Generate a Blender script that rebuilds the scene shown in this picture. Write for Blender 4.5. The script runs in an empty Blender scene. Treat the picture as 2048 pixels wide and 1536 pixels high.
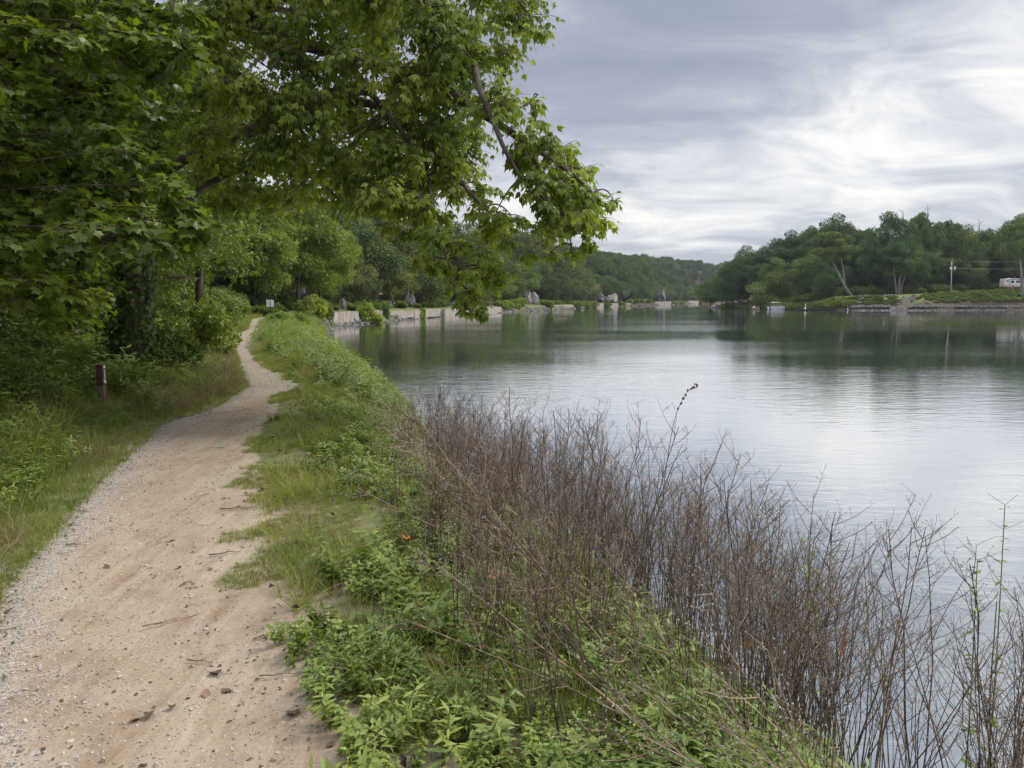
import bpy, math, random
import numpy as np
from mathutils import Vector, Matrix
PI = math.pi
rs = np.random.RandomState(7)
random.seed(7)
scene = bpy.context.scene
COL = scene.collection

# ------------------------------------------------------------------ camera
CAMZ = 3.0
PITCH = math.radians(6.23)
cam_d = bpy.data.cameras.new('camera'); cam = bpy.data.objects.new('camera', cam_d); COL.objects.link(cam)
cam_d.sensor_width = 34.6; cam_d.lens = 26.0; cam_d.clip_start = 0.05; cam_d.clip_end = 9000
cam.location = (0, 0, CAMZ); cam.rotation_euler = (PI/2 - PITCH, 0, 0)
scene.camera = cam

# ------------------------------------------------------------------ light
SUN_EL, SUN_AZ = 50.0, 68.0           # azimuth clockwise from +Y
scene.view_settings.view_transform = 'Standard'
scene.view_settings.look = 'None'
scene.view_settings.exposure = 1.15
scene.view_settings.gamma = 1.0
scene.view_settings.use_curve_mapping = False
world = bpy.data.worlds.new('World'); scene.world = world; world.use_nodes = True
SUN_STRENGTH = 1.5
sun_d = bpy.data.lights.new('sun', 'SUN'); sun_d.energy = SUN_STRENGTH; sun_d.angle = math.radians(14); sun_d.color = (1.0, .95, .87)
sun = bpy.data.objects.new('sun', sun_d); COL.objects.link(sun)
_e, _a = math.radians(SUN_EL), math.radians(SUN_AZ)
sdir = Vector((math.cos(_e)*math.sin(_a), math.cos(_e)*math.cos(_a), math.sin(_e)))
sun.rotation_euler = (-sdir).to_track_quat('-Z', 'Y').to_euler()
sun.location = sdir*200

class NT:
    """tiny node-tree writer"""
    def __init__(s, tree): s.t = tree; s.n = tree.nodes; s.l = tree.links
    def node(s, kind, **kw):
        nd = s.n.new(kind)
        for k, v in kw.items(): setattr(nd, k, v)
        return nd
    def put(s, sock, v):
        if isinstance(v, bpy.types.NodeSocket): s.l.new(v, sock)
        elif isinstance(v, (tuple, list)) and len(v) == 3 and sock.type == 'RGBA': sock.default_value = (*v, 1)
        else: sock.default_value = v
    def math(s, op, a, b=0.0, c=None, clamp=False):
        nd = s.node('ShaderNodeMath', operation=op, use_clamp=clamp)
        s.put(nd.inputs[0], a); s.put(nd.inputs[1], b)
        if c is not None: s.put(nd.inputs[2], c)
        return nd.outputs[0]
    def mix(s, f, a, b, blend='MIX'):
        nd = s.node('ShaderNodeMix', data_type='RGBA', blend_type=blend)
        s.put(nd.inputs[0], f); s.put(nd.inputs[6], a); s.put(nd.inputs[7], b)
        return nd.outputs[2]
    def noise(s, vec, scale, detail=4, rough=.55, dist=0.0, dim='3D'):
        nd = s.node('ShaderNodeTexNoise', noise_dimensions=dim)
        if vec is not None: s.l.new(vec, nd.inputs['Vector'])
        nd.inputs['Scale'].default_value = scale; nd.inputs['Detail'].default_value = detail
        nd.inputs['Roughness'].default_value = rough; nd.inputs['Distortion'].default_value = dist
        return nd.outputs[0]
    def ramp(s, f, stops, interp='EASE'):
        nd = s.node('ShaderNodeValToRGB'); cr = nd.color_ramp; cr.interpolation = interp
        while len(cr.elements) < len(stops): cr.elements.new(.5)
        for e, (p, c) in zip(cr.elements, stops):
            e.position = p; e.color = (*c, 1) if len(c) == 3 else c
        s.put(nd.inputs[0], f)
        return nd.outputs[0]
    def maprange(s, v, a, b, c=0., d=1., smooth=True):
        nd = s.node('ShaderNodeMapRange', interpolation_type='SMOOTHSTEP' if smooth else 'LINEAR')
        s.put(nd.inputs[0], v)
        for i, q in enumerate((a, b, c, d)): nd.inputs[i+1].default_value = q
        return nd.outputs[0]
    def mapping(s, vec, scale=(1, 1, 1), loc=(0, 0, 0), rot=(0, 0, 0)):
        nd = s.node('ShaderNodeMapping'); s.l.new(vec, nd.inputs[0])
        nd.inputs[1].default_value = loc; nd.inputs[2].default_value = rot; nd.inputs[3].default_value = scale
        return nd.outputs[0]

def build_world():
    T = NT(world.node_tree); T.n.clear()
    out = T.node('ShaderNodeOutputWorld'); 
    tc = T.node('ShaderNodeTexCoord').outputs['Generated']
    sky = T.node('ShaderNodeTexSky'); sky.sky_type = 'NISHITA'; sky.sun_disc = False
    sky.sun_elevation = math.radians(SUN_EL); sky.sun_rotation = math.radians(SUN_AZ)
    sky.air_density = 1.0; sky.dust_density = 2.0
    sep = T.node('ShaderNodeSeparateXYZ'); T.l.new(tc, sep.inputs[0])
    x, y, z = sep.outputs
    zc = T.math('MAXIMUM', z, 0.0)
    den = T.math('ADD', zc, .24)
    cx = T.math('DIVIDE', x, den); cy = T.math('DIVIDE', y, den)
    cmb = T.node('ShaderNodeCombineXYZ'); T.l.new(cx, cmb.inputs[0]); T.l.new(cy, cmb.inputs[1])
    P = cmb.outputs[0]
    # large cloud masses, mid billows, wisps (plane of cloud overhead, so they flatten toward the horizon)
    nA = T.noise(T.mapping(P, (.9, 1.1, 1), (3.1, 1.7, 0), (0, 0, .35)), 1.0, 5, .5, .3)
    nB = T.noise(T.mapping(P, (1.0, 1.35, 1), (7.3, 2.2, 0), (0, 0, .25)), 2.1, 9, .60, .9)
    nC = T.noise(T.mapping(P, (1.3, 2.2, 1), (1.3, 9.2, 0), (0, 0, .12)), 2.2, 6, .55, .6)
    # the bright thin gap in the deck to the right of the river, the dark mass above the bluff
    def lobe(ax, el, ra, re):
        a = math.radians(ax); e = math.radians(el)
        d = (math.cos(e)*math.sin(a), math.cos(e)*math.cos(a), math.sin(e))
        dx = T.math('SUBTRACT', x, d[0]); dz = T.math('SUBTRACT', z, d[2]); dy = T.math('SUBTRACT', y, d[1])
        q = T.math('ADD', T.math('POWER', T.math('DIVIDE', dx, ra), 2.), T.math('POWER', T.math('DIVIDE', dz, re), 2.))
        q = T.math('ADD', q, T.math('POWER', T.math('DIVIDE', dy, ra*1.6), 2.))
        return T.math('POWER', 2.718, T.math('MULTIPLY', q, -1.))
    bright = T.math('ADD', lobe(24, 12.0, .20, .085), T.math('MULTIPLY', lobe(33, 16, .16, .10), .5))
    bright = T.math('ADD', bright, T.math('MULTIPLY', lobe(4, 7, .22, .05), .45))
    dark = T.math('ADD', T.math('MULTIPLY', lobe(12, 16, .22, .075), 1.0), T.math('MULTIPLY', lobe(22, 22, .22, .045), .85))
    dark = T.math('ADD', dark, T.math('MULTIPLY', lobe(22, 3.2, .35, .028), .45))
    v = T.math('ADD', T.math('MULTIPLY', T.math('SUBTRACT', nA, .5), .75), T.math('MULTIPLY', T.math('SUBTRACT', nB, .5), 1.25))
    v = T.math('ADD', v, T.math('MULTIPLY', T.math('SUBTRACT', nC, .5), .45))
    v = T.math('ADD', v, .52)
    v = T.math('ADD', v, T.math('MULTIPLY', bright, .27))
    v = T.math('SUBTRACT', v, T.math('MULTIPLY', dark, .33))
    lowlift = T.maprange(z, 0.0, .22, .10, 0.)
    v = T.math('ADD', v, lowlift)
    cloud = T.ramp(v, [(0.0, (.235, .258, .325)), (.28, (.295, .321, .388)), (.48, (.385, .408, .460)),
                       (.68, (.53, .545, .575)), (.86, (.70, .69, .68)), (1.0, (.84, .80, .745))], 'LINEAR')
    # overcast deck is brighter high overhead
    up = T.maprange(z, .33, .85, 1.0, 3.0)
    cloud2 = T.mix(1.0, cloud, up, 'MULTIPLY')
    bg1 = T.node('ShaderNodeBackground'); T.l.new(sky.outputs[0], bg1.inputs[0]); bg1.inputs[1].default_value = .06
    bg2 = T.node('ShaderNodeBackground'); T.l.new(cloud2, bg2.inputs[0]); bg2.inputs[1].default_value = .63
    mx = T.node('ShaderNodeMixShader'); mx.inputs[0].default_value = .93
    T.l.new(bg1.outputs[0], mx.inputs[1]); T.l.new(bg2.outputs[0], mx.inputs[2]); T.l.new(mx.outputs[0], out.inputs[0])
build_world()
scene.cycles.max_bounces = 7; scene.cycles.diffuse_bounces = 3; scene.cycles.glossy_bounces = 3
scene.cycles.transmission_bounces = 3; scene.cycles.transparent_max_bounces = 4
scene.cycles.use_denoising = True
try: scene.cycles.denoiser = 'OPENIMAGEDENOISE'
except Exception: pass

# ------------------------------------------------------------------ picture <-> place
FPX = 1539.0
def ray(px, py):
    u, v = (px-1024)/FPX, (768-py)/FPX
    c, s = math.cos(PITCH), math.sin(PITCH)
    return np.array([u, c + v*s, v*c - s])
def at(px, py, d):
    r = ray(px, py); return np.array([0, 0, CAMZ]) + r*(d/r[1])
def gp(px, py, z):
    r = ray(px, py); return np.array([0, 0, CAMZ]) + r*((z-CAMZ)/r[2])

# ------------------------------------------------------------------ numpy noise and shapes of the land
def _h(ix, iy, seed):
    n = (ix.astype(np.int64)*374761393 + iy.astype(np.int64)*668265263 + seed*1442695041) & 0x7fffffff
    n = (n ^ (n >> 13))*1274126177 & 0x7fffffff
    return ((n ^ (n >> 16)) & 0xffff)/65535.0
def vnoise(x, y, seed=0):
    x = np.asarray(x, float); y = np.asarray(y, float)
    ix, iy = np.floor(x), np.floor(y); fx, fy = x-ix, y-iy
    fx = fx*fx*(3-2*fx); fy = fy*fy*(3-2*fy)
    a = _h(ix, iy, seed); b = _h(ix+1, iy, seed); c = _h(ix, iy+1, seed); d = _h(ix+1, iy+1, seed)
    return (a*(1-fx)+b*fx)*(1-fy) + (c*(1-fx)+d*fx)*fy - .5
def fbm(x, y, seed=0, o=4):
    r = 0; a = 1.
    for i in range(o):
        r = r + a*vnoise(np.asarray(x)*2**i, np.asarray(y)*2**i, seed+i*17); a *= .5
    return r
def sstep(a, b, v):
    t = np.clip((v-a)/(b-a), 0, 1); return t*t*(3-2*t)

SHORE = np.array([(-30, 9), (-12, 5.8), (-3, 3.9), (1.5, 2.9), (3.5, 2.35), (5.5, 1.75), (7, 1.05), (8.6, .4), (11, -.5), (16, -1.8), (23, -3.4),
    (33, -6.6), (45, -10.3), (60, -14.7), (78, -18.3), (88, -19.3), (100, -18.8), (110, -17.4), (121, -15.4), (140, -13.2), (158, -6.5),
    (185, -2.7), (205, 3.0), (224, 10), (262, 21), (330, 39), (355, 48), (444, 87), (660, 159), (800, 215), (1100, 420), (3000, 1900)], float)
def shore_x(y): return np.interp(y, SHORE[:, 0], SHORE[:, 1])
def s_left(x, y):
    y = np.asarray(y, float)
    sl = (shore_x(y+1.5) - shore_x(y-1.5))/3.0
    s = (shore_x(y) + (.22*vnoise(y*.9, y*0, 3) + .12*vnoise(y*2.7, y*0, 5))*np.clip(y/8, .3, 2) - x)/np.sqrt(1+sl*sl)
    return s
_L = np.array([(-30, 9), (-3, .2), (0, -1.2), (2.47, -2.19), (4.5, -3.09), (4.87, -3.16), (5.88, -3.52), (7.31, -3.95), (8.55, -4.25), (10.06, -4.72), (10.78, -4.56), (11.85, -4.61), (14.31, -5.05),
    (16.5, -5.9), (18.58, -6.68), (24.59, -8.94), (30.39, -11.12), (36, -12.9), (42.5, -14.56), (50, -17.2), (58.8, -20.03), (66, -22.3), (80, -25), (100, -25.5), (3000, -25.5)])
_R = np.array([(-30, 11), (-3, 1.6), (0, .35), (2.47, -.64), (3.36, -1.15), (4.25, -1.70), (5.12, -2.08), (6.31, -2.41), (7.11, -2.54), (8.55, -2.95), (9.77, -3.24), (11.18, -3.50), (12.86, -3.96), (13.6, -4.05), (14.65, -4.23),
    (16, -4.75), (17.51, -5.5), (19.79, -6.55), (26.45, -9.15), (32, -11.0), (37.9, -12.79), (46, -15.3), (56, -18.4), (65, -21.2), (80, -24.2), (100, -24.8), (3000, -24.8)])
PATH_Y = np.unique(np.concatenate([_L[:, 0], _R[:, 0]])); PATH_L = np.interp(PATH_Y, _L[:, 0], _L[:, 1]); PATH_R = np.maximum(np.interp(PATH_Y, _R[:, 0], _R[:, 1]), PATH_L+.42)
def path_lr(y):
    w = .10*vnoise(np.asarray(y)*1.7, 0*np.asarray(y), 11)
    return np.interp(y, PATH_Y, PATH_L)+w, np.interp(y, PATH_Y, PATH_R)+.12*vnoise(np.asarray(y)*1.3, 0*np.asarray(y), 12)
def path_in(x, y):
    """metres inside the trodden path (negative outside)"""
    l, r = path_lr(y); return np.minimum(x-l, r-x)
RPOLY = np.array([(79, 308), (80, 280), (84, 248), (90, 232), (97, 221), (111, 220), (130, 222), (156, 229), (200, 245), (400, 230), (1500, 120), (6000, 100),
    (6000, 6000), (2500, 3000), (420, 950), (215, 640), (125, 450), (88, 350)], float)
def s_right(x, y):
    x = np.asarray(x, float); y = np.asarray(y, float)
    d2 = np.full(x.shape, 1e12); inside = np.zeros(x.shape, bool)
    n = len(RPOLY)
    for i in range(n):
        ax, ay = RPOLY[i]; bx, by = RPOLY[(i+1) % n]
        ex, ey = bx-ax, by-ay; t = np.clip(((x-ax)*ex+(y-ay)*ey)/(ex*ex+ey*ey), 0, 1)
        d2 = np.minimum(d2, (x-ax-t*ex)**2+(y-ay-t*ey)**2)
        cond = ((ay > y) != (by > y))
        with np.errstate(divide='ignore', invalid='ignore'):
            xi = (bx-ax)*(y-ay)/(by-ay)+ax
        inside ^= cond & (x < xi)
    return np.where(inside, 1, -1)*np.sqrt(d2)
HT_Y = [0, 30, 60, 100, 150, 280, 500, 800, 1500]
HT_Z = [7, 8, 7, 6, 8.5, 13, 20, 32, 45]
def ground_z(x, y):
    x = np.asarray(x, float); y = np.asarray(y, float)
    sl = s_left(x, y); sr = s_right(x, y)
    near = 1 - sstep(70, 88, y)
    # near bank
    bankw = np.interp(y, [0, 5, 12, 30, 60], [2.1, 1.9, 2.0, 2.2, 3.0])
    zn = 1.42*sstep(-.15, 1.0, sl/bankw) - .02
    hl = np.interp(y, PATH_Y, PATH_L) - x
    zn = zn + np.clip(hl-.4, 0, 9)*.10 + np.interp(y, HT_Y, HT_Z)*sstep(8, 20, hl)
    # bank of stones and slabs further up the river
    zf = np.where(sl < 1.2, .9*np.clip(sl/1.2, 0, 1), .9+.55*sstep(1.2, 2.0, sl)) + .3*sstep(3, 9, sl)
    sb = sl - np.interp(y, [80, 150, 300, 800], [9, 9, 10, 14])
    ht = np.interp(y, HT_Y, HT_Z)
    zf = zf + ht*sstep(0, 1, sb/np.interp(y, [80, 300, 800], [14, 18, 34]))*(1+.16*fbm(x*.03, y*.03, 4, 3))
    zl = zn*near + zf*(1-near)
    px = -path_in(x, y)
    rut = -.035*np.exp(-((px+.55)/.5)**2)
    zl = zl + .06*fbm(x*.55, y*.55, 21, 3)*sstep(.0, .8, px)*near + .012*fbm(x*3.1, y*3.1, 22, 3) + rut*near
    T = np.interp(x, [85, 96, 100, 115, 140, 165, 260], [1.6, 3.0, 4.2, 4.5, 5.2, 6.2, 7.5])
    zr = np.where(x < 92, np.clip(sr*.25, 0, 2.2), 0)
    zr = np.maximum(zr, T*sstep(-.5, 1, sr/10.5)*sstep(84, 97, x)) + .12*fbm(x*.2, y*.2, 31, 3)*sstep(0, 2, sr) + .004*np.clip(sr-15, 0, 1500)
    zr = zr - 1.3*np.exp(-((x-(110.6+.92*(y-220.5)))/2.6)**4)*sstep(218, 222, y)*(1-sstep(229, 231, y))
    z = np.where(sl > 0, np.maximum(zl, .01), np.where(sr > 0, np.maximum(zr, .01), np.maximum(np.maximum(sl, sr)*.45, -1.8)))
    return z

# ------------------------------------------------------------------ mesh builder (numpy)
class MB:
    def __init__(s): s.v = []; s.t = []; s.q = []; s.n = 0; s.r = []; s.qm = []; s.tm = []
    def add(s, v, tris=None, quads=None, rnd=0.5, mat=0):
        v = np.asarray(v, float).reshape(-1, 3)
        if tris is not None and len(tris):
            t = np.asarray(tris, int).reshape(-1, 3)+s.n; s.t.append(t); s.tm.append(np.full(len(t), mat))
        if quads is not None and len(quads):
            q = np.asarray(quads, int).reshape(-1, 4)+s.n; s.q.append(q); s.qm.append(np.full(len(q), mat))
        s.v.append(v); s.r.append(np.broadcast_to(np.asarray(rnd, float), (len(v),)).copy()); s.n += len(v)
        return s
    def box(s, c, size, rz=0., mat=0, bev=0.0, rnd=.5, top=1.0, tilt=None):
        hx, hy, hz = [q/2 for q in size]
        if bev > 0:
            b = min(bev, hx*.49, hy*.49, hz*.49); pts = []
            for zz, k in ((-hz, b), (-hz+b, 0), (hz-b, 0), (hz, b)):
                X, Y = hx-k, hy-k
                m = b*.6 if k == 0 else 0
                pts += [(-X+m, -Y, zz), (X-m, -Y, zz), (X, -Y+m, zz), (X, Y-m, zz), (X-m, Y, zz), (-X+m, Y, zz), (-X, Y-m, zz), (-X, -Y+m, zz)]
            v = np.array(pts, float); q = []
            for l in range(3):
                for i in range(8): q.append((l*8+i, l*8+(i+1) % 8, l*8+8+(i+1) % 8, l*8+8+i))
            t = [(0, i+1, i) for i in range(1, 7)] + [(24, 24+i, 24+i+1) for i in range(1, 7)]
        else:
            v = np.array([(-hx, -hy, -hz), (hx, -hy, -hz), (hx, hy, -hz), (-hx, hy, -hz), (-hx*top, -hy*top, hz), (hx*top, -hy*top, hz), (hx*top, hy*top, hz), (-hx*top, hy*top, hz)])
            q = [(0, 3, 2, 1), (4, 5, 6, 7), (0, 1, 5, 4), (1, 2, 6, 5), (2, 3, 7, 6), (3, 0, 4, 7)]; t = None
        R = np.array(Matrix.Rotation(rz, 3, 'Z'))
        if tilt is not None: R = R @ np.array(Matrix.Rotation(tilt[0], 3, 'X')) @ np.array(Matrix.Rotation(tilt[1], 3, 'Y'))
        return s.add(v @ R.T + np.array(c), t, q, rnd, mat)
    def tube(s, pts, rad, sides=6, mat=0, rnd=.5, cap=True, rough=0.):
        P = np.asarray(pts, float); n = len(P)
        rad = np.broadcast_to(np.asarray(rad, float), (n,))
        T = np.gradient(P, axis=0); T /= np.linalg.norm(T, axis=1)[:, None]+1e-9
        ref = np.array([0, 0, 1.]) if abs(T[:, 2]).mean() < .8 else np.array([1., 0, 0])
        A = np.cross(T, ref); A /= np.linalg.norm(A, axis=1)[:, None]+1e-9
        B = np.cross(T, A)
        th = np.arange(sides)*2*PI/sides
        rr = rad[:, None]*np.ones(sides)
        if rough: rr = rr*(1+rough*(rs.rand(n, sides)-.5))
        v = P[:, None]+rr[..., None]*(np.cos(th)[None, :, None]*A[:, None]+np.sin(th)[None, :, None]*B[:, None])
        i = np.arange(n-1)[:, None]*sides; j = np.arange(sides)[None]; k = (j+1) % sides
        q = np.stack([i+j, i+k, i+sides+k, i+sides+j], -1).reshape(-1, 4)
        vv = v.reshape(-1, 3); t = None
        if cap:
            vv = np.vstack([vv, P[0], P[-1]]); a = n*sides
            t = [(a, (m+1) % sides, m) for m in range(sides)] + [(a+1, (n-1)*sides+m, (n-1)*sides+(m+1) % sides) for m in range(sides)]
        return s.add(vv, t, q, rnd, mat)
    def blob(s, c, r, seed=0, sub=1, amp=.25, squash=(1, 1, 1), rz=0, mat=0, rnd=.5):
        v, t = ico(sub); v = v.copy()
        g = np.random.RandomState(seed)
        k = g.randn(5, 3); 
        d = sum(np.sin(v @ k[i]*(1.5+i) + i)*.5/(1+i*.5) for i in range(5))
        v = v*(1+amp*d)[:, None]
        cut = g.randn(3, 3); cut /= np.linalg.norm(cut, axis=1)[:, None]
        for cc in cut:
            h = v @ cc; v = v - np.clip(h-.72, 0, None)[:, None]*cc
        v = v*np.array(squash)*r @ np.array(Matrix.Rotation(rz, 3, 'Z')).T
        return s.add(v+np.array(c), t, None, rnd, mat)
    def copies(s, pv, pf, pos, R, sc, rnd, mat=0):
        """many placed copies of a small triangle shape"""
        pv = np.asarray(pv, float); pf = np.asarray(pf, int); N = len(pos)
        if N == 0: return s
        sc = np.asarray(sc, float)
        if sc.ndim == 1: sc = sc[:, None]
        loc = pv[None]*sc[:, None, :]
        v = np.einsum('nij,nvj->nvi', R, loc)+pos[:, None]
        t = pf[None]+(np.arange(N)*len(pv))[:, None, None]
        return s.add(v.reshape(-1, 3), t.reshape(-1, 3), None, np.repeat(rnd, len(pv)), mat)
    def mesh(s, name, mats=(), smooth=False):
        me = bpy.data.meshes.new(name)
        v = np.vstack(s.v); me.vertices.add(len(v)); me.vertices.foreach_set('co', v.astype(np.float32).ravel())
        t = np.vstack(s.t) if s.t else np.zeros((0, 3), int); q = np.vstack(s.q) if s.q else np.zeros((0, 4), int)
        nl = t.size+q.size; me.loops.add(nl)
        me.loops.foreach_set('vertex_index', np.concatenate([t.ravel(), q.ravel()]).astype(np.int32))
        nf = len(t)+len(q); me.polygons.add(nf)
        st = np.concatenate([np.arange(len(t))*3, len(t)*3+np.arange(len(q))*4]).astype(np.int32)
        me.polygons.foreach_set('loop_start', st)
        mi = np.concatenate((s.tm or [np.zeros(0)])+(s.qm or [np.zeros(0)])).astype(np.int32)
        for m in mats: me.materials.append(m)
        me.polygons.foreach_set('material_index', mi)
        me.polygons.foreach_set('use_smooth', np.full(nf, smooth))
        a = me.attributes.new('rnd', 'FLOAT', 'POINT'); a.data.foreach_set('value', np.concatenate(s.r).astype(np.float32))
        me.update(calc_edges=True); me.validate()
        return me
_ico = {}
def ico(sub):
    if sub in _ico: return _ico[sub]
    p = (1+5**.5)/2
    v = [(-1, p, 0), (1, p, 0), (-1, -p, 0), (1, -p, 0), (0, -1, p), (0, 1, p), (0, -1, -p), (0, 1, -p), (p, 0, -1), (p, 0, 1), (-p, 0, -1), (-p, 0, 1)]
    v = [np.array(q)/math.sqrt(1+p*p) for q in v]
    f = [(0,11,5),(0,5,1),(0,1,7),(0,7,10),(0,10,11),(1,5,9),(5,11,4),(11,10,2),(10,7,6),(7,1,8),(3,9,4),(3,4,2),(3,2,6),(3,6,8),(3,8,9),(4,9,5),(2,4,11),(6,2,10),(8,6,7),(9,8,1)]
    for _ in range(sub):
        c = {}; nf = []
        def mid(a, b):
            k = (min(a, b), max(a, b))
            if k not in c: m = v[a]+v[b]; v.append(m/np.linalg.norm(m)); c[k] = len(v)-1
            return c[k]
        for a, b, d in f:
            x, y, z = mid(a, b), mid(b, d), mid(d, a); nf += [(a, x, z), (b, y, x), (d, z, y), (x, y, z)]
        f = nf
    _ico[sub] = (np.array(v), np.array(f)); return _ico[sub]

def norm(a): return a/(np.linalg.norm(a, axis=-1, keepdims=True)+1e-9)
def frames(d, up):
    """rotation matrices whose local +Y is d and local +Z is near up"""
    y = norm(d); x = norm(np.cross(y, up)); z = np.cross(x, y)
    return np.stack([x, y, z], -1)
def rdir(n, g=rs): return norm(g.randn(n, 3))

def tag(o, label=None, cat=None, group=None, kind=None):
    if label: o['label'] = label
    if cat: o['category'] = cat
    if group: o['group'] = group
    if kind: o['kind'] = kind
    return o
def link(name, me, parent=None, loc=None, rz=None, sc=None):
    o = bpy.data.objects.new(name, me); COL.objects.link(o)
    if parent is not None: o.parent = parent
    if loc is not None: o.location = loc
    if rz is not None: o.rotation_euler = (0, 0, rz)
    if sc is not None: o.scale = sc if hasattr(sc, '__len__') else (sc, sc, sc)
    return o
def empty(name, loc, rz=0., sc=None):
    o = link(name, None, None, loc, rz, sc); o.empty_display_size = .2; return o

def scatter(name, protos, pos, rot, sc, idx=None, parent=None):
    pos = np.asarray(pos, float); rot = np.asarray(rot, float); sc = np.asarray(sc, float)
    if name in ('long_grass', 'left_weeds', 'wood_undergrowth', 'dry_grass', 'wood_undergrowth'):   # nothing tall grows right in front of the trail post
        u = np.clip(pos[:, 1]/12.2, 0, 2); w_ = (np.abs(pos[:, 0]+6.49*u) < .48) & (u > .66) & (u < .98); ok = ~(w_ & (name == 'wood_undergrowth'))
        f_ = np.where(w_, .38, 1.); sc = sc*(f_ if sc.ndim == 1 else f_[:, None])
        if name == 'wood_undergrowth': ok = ~((np.abs(pos[:, 0]+6.49*u) < 1.1) & (u > .5) & (u < 1.04))
        pos, rot, sc = pos[ok], rot[ok], sc[ok]
    """stuff: many copies through geometry nodes"""
    me = bpy.data.meshes.new(name); N = len(pos)
    me.vertices.add(N); me.vertices.foreach_set('co', np.asarray(pos, np.float32).ravel())
    a = me.attributes.new('rot', 'FLOAT_VECTOR', 'POINT'); a.data.foreach_set('vector', np.asarray(rot, np.float32).ravel())
    sc = np.asarray(sc, float)
    if sc.ndim == 1: sc = np.repeat(sc[:, None], 3, 1)
    a = me.attributes.new('scl', 'FLOAT_VECTOR', 'POINT'); a.data.foreach_set('vector', sc.astype(np.float32).ravel())
    a = me.attributes.new('pick', 'INT', 'POINT')
    a.data.foreach_set('value', (rs.randint(0, len(protos), N) if idx is None else idx).astype(np.int32))
    o = link(name, me, parent); o['kind'] = 'stuff'
    c = bpy.data.collections.new(name+'_kinds')
    for p in protos: c.objects.link(bpy.data.objects.new(name+'_kind', p))
    g = bpy.data.node_groups.new(name, 'GeometryNodeTree')
    g.interface.new_socket('Geometry', in_out='INPUT', socket_type='NodeSocketGeometry')
    g.interface.new_socket('Geometry', in_out='OUTPUT', socket_type='NodeSocketGeometry')
    n = g.nodes; l = g.links
    gi = n.new('NodeGroupInput'); go = n.new('NodeGroupOutput')
    ip = n.new('GeometryNodeInstanceOnPoints'); ci = n.new('GeometryNodeCollectionInfo')
    ci.inputs['Collection'].default_value = c; ci.inputs['Separate Children'].default_value = True; ci.inputs['Reset Children'].default_value = True
    def at_(nm, ty):
        q = n.new('GeometryNodeInputNamedAttribute'); q.data_type = ty; q.inputs[0].default_value = nm; return q.outputs[0]
    l.new(gi.outputs[0], ip.inputs['Points']); l.new(ci.outputs[0], ip.inputs['Instance'])
    ip.inputs['Pick Instance'].default_value = True
    l.new(at_('pick', 'INT'), ip.inputs['Instance Index'])
    e = n.new('FunctionNodeEulerToRotation'); l.new(at_('rot', 'FLOAT_VECTOR'), e.inputs[0]); l.new(e.outputs[0], ip.inputs['Rotation'])
    l.new(at_('scl', 'FLOAT_VECTOR'), ip.inputs['Scale'])
    l.new(ip.outputs[0], go.inputs[0])
    m = o.modifiers.new('copies', 'NODES'); m.node_group = g
    return o

# ------------------------------------------------------------------ materials
def newmat(name):
    m = bpy.data.materials.new(name); m.use_nodes = True; m.node_tree.nodes.clear()
    T = NT(m.node_tree); out = T.node('ShaderNodeOutputMaterial'); return m, T, out
def principled(T, out, col, rough=.8, spec=.3, bump=None, bstr=.3, bdist=.02, metal=0.):
    b = T.node('ShaderNodeBsdfPrincipled'); T.put(b.inputs['Base Color'], col); T.put(b.inputs['Roughness'], rough)
    b.inputs['Specular IOR Level'].default_value = spec; b.inputs['Metallic'].default_value = metal
    if bump is not None:
        bm = T.node('ShaderNodeBump'); bm.inputs['Strength'].default_value = bstr; bm.inputs['Distance'].default_value = bdist
        T.l.new(bump, bm.inputs['Height']); T.l.new(bm.outputs[0], b.inputs['Normal'])
    if out is not None: T.l.new(b.outputs[0], out.inputs[0])
    return b
def attr(T, nm): 
    a = T.node('ShaderNodeAttribute'); a.attribute_name = nm; return a.outputs['Fac']
def leaf_mat(name, dark, mid, pale_tone, trans=.35, rough=.45, spec=.35, objcol=True, hue_inst=.5, patch=0.):
    m, T, out = newmat(name)
    dark, mid, pale_tone = [(min(q[0]*1.52, .5), q[1]*1.22, q[2]*1.25) for q in (dark, mid, pale_tone)]
    r = attr(T, 'rnd'); oi = T.node('ShaderNodeObjectInfo')
    rr = T.math('ADD', T.math('MULTIPLY', r, 1-hue_inst), T.math('MULTIPLY', oi.outputs['Random'], hue_inst))
    if patch:
        g = T.node('ShaderNodeNewGeometry').outputs['Position']
        rr = T.math('ADD', rr, T.math('MULTIPLY', T.math('SUBTRACT', T.noise(g, patch, 2), .5), .9))
    c = T.ramp(rr, [(.0, dark), (.5, mid), (1.0, pale_tone)], 'LINEAR')  # leaf tone from random values and noise, dark to pale
    if objcol: c = T.mix(1.0, c, oi.outputs['Color'], 'MULTIPLY')
    b = principled(T, None, c, rough, spec)
    tr = T.node('ShaderNodeBsdfTranslucent'); T.l.new(T.mix(1.0, c, (1.25, 1.3, .55), 'MULTIPLY'), tr.inputs[0])
    mx = T.node('ShaderNodeMixShader'); mx.inputs[0].default_value = trans
    T.l.new(b.outputs[0], mx.inputs[1]); T.l.new(tr.outputs[0], mx.inputs[2]); T.l.new(mx.outputs[0], out.inputs[0])
    return m
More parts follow.
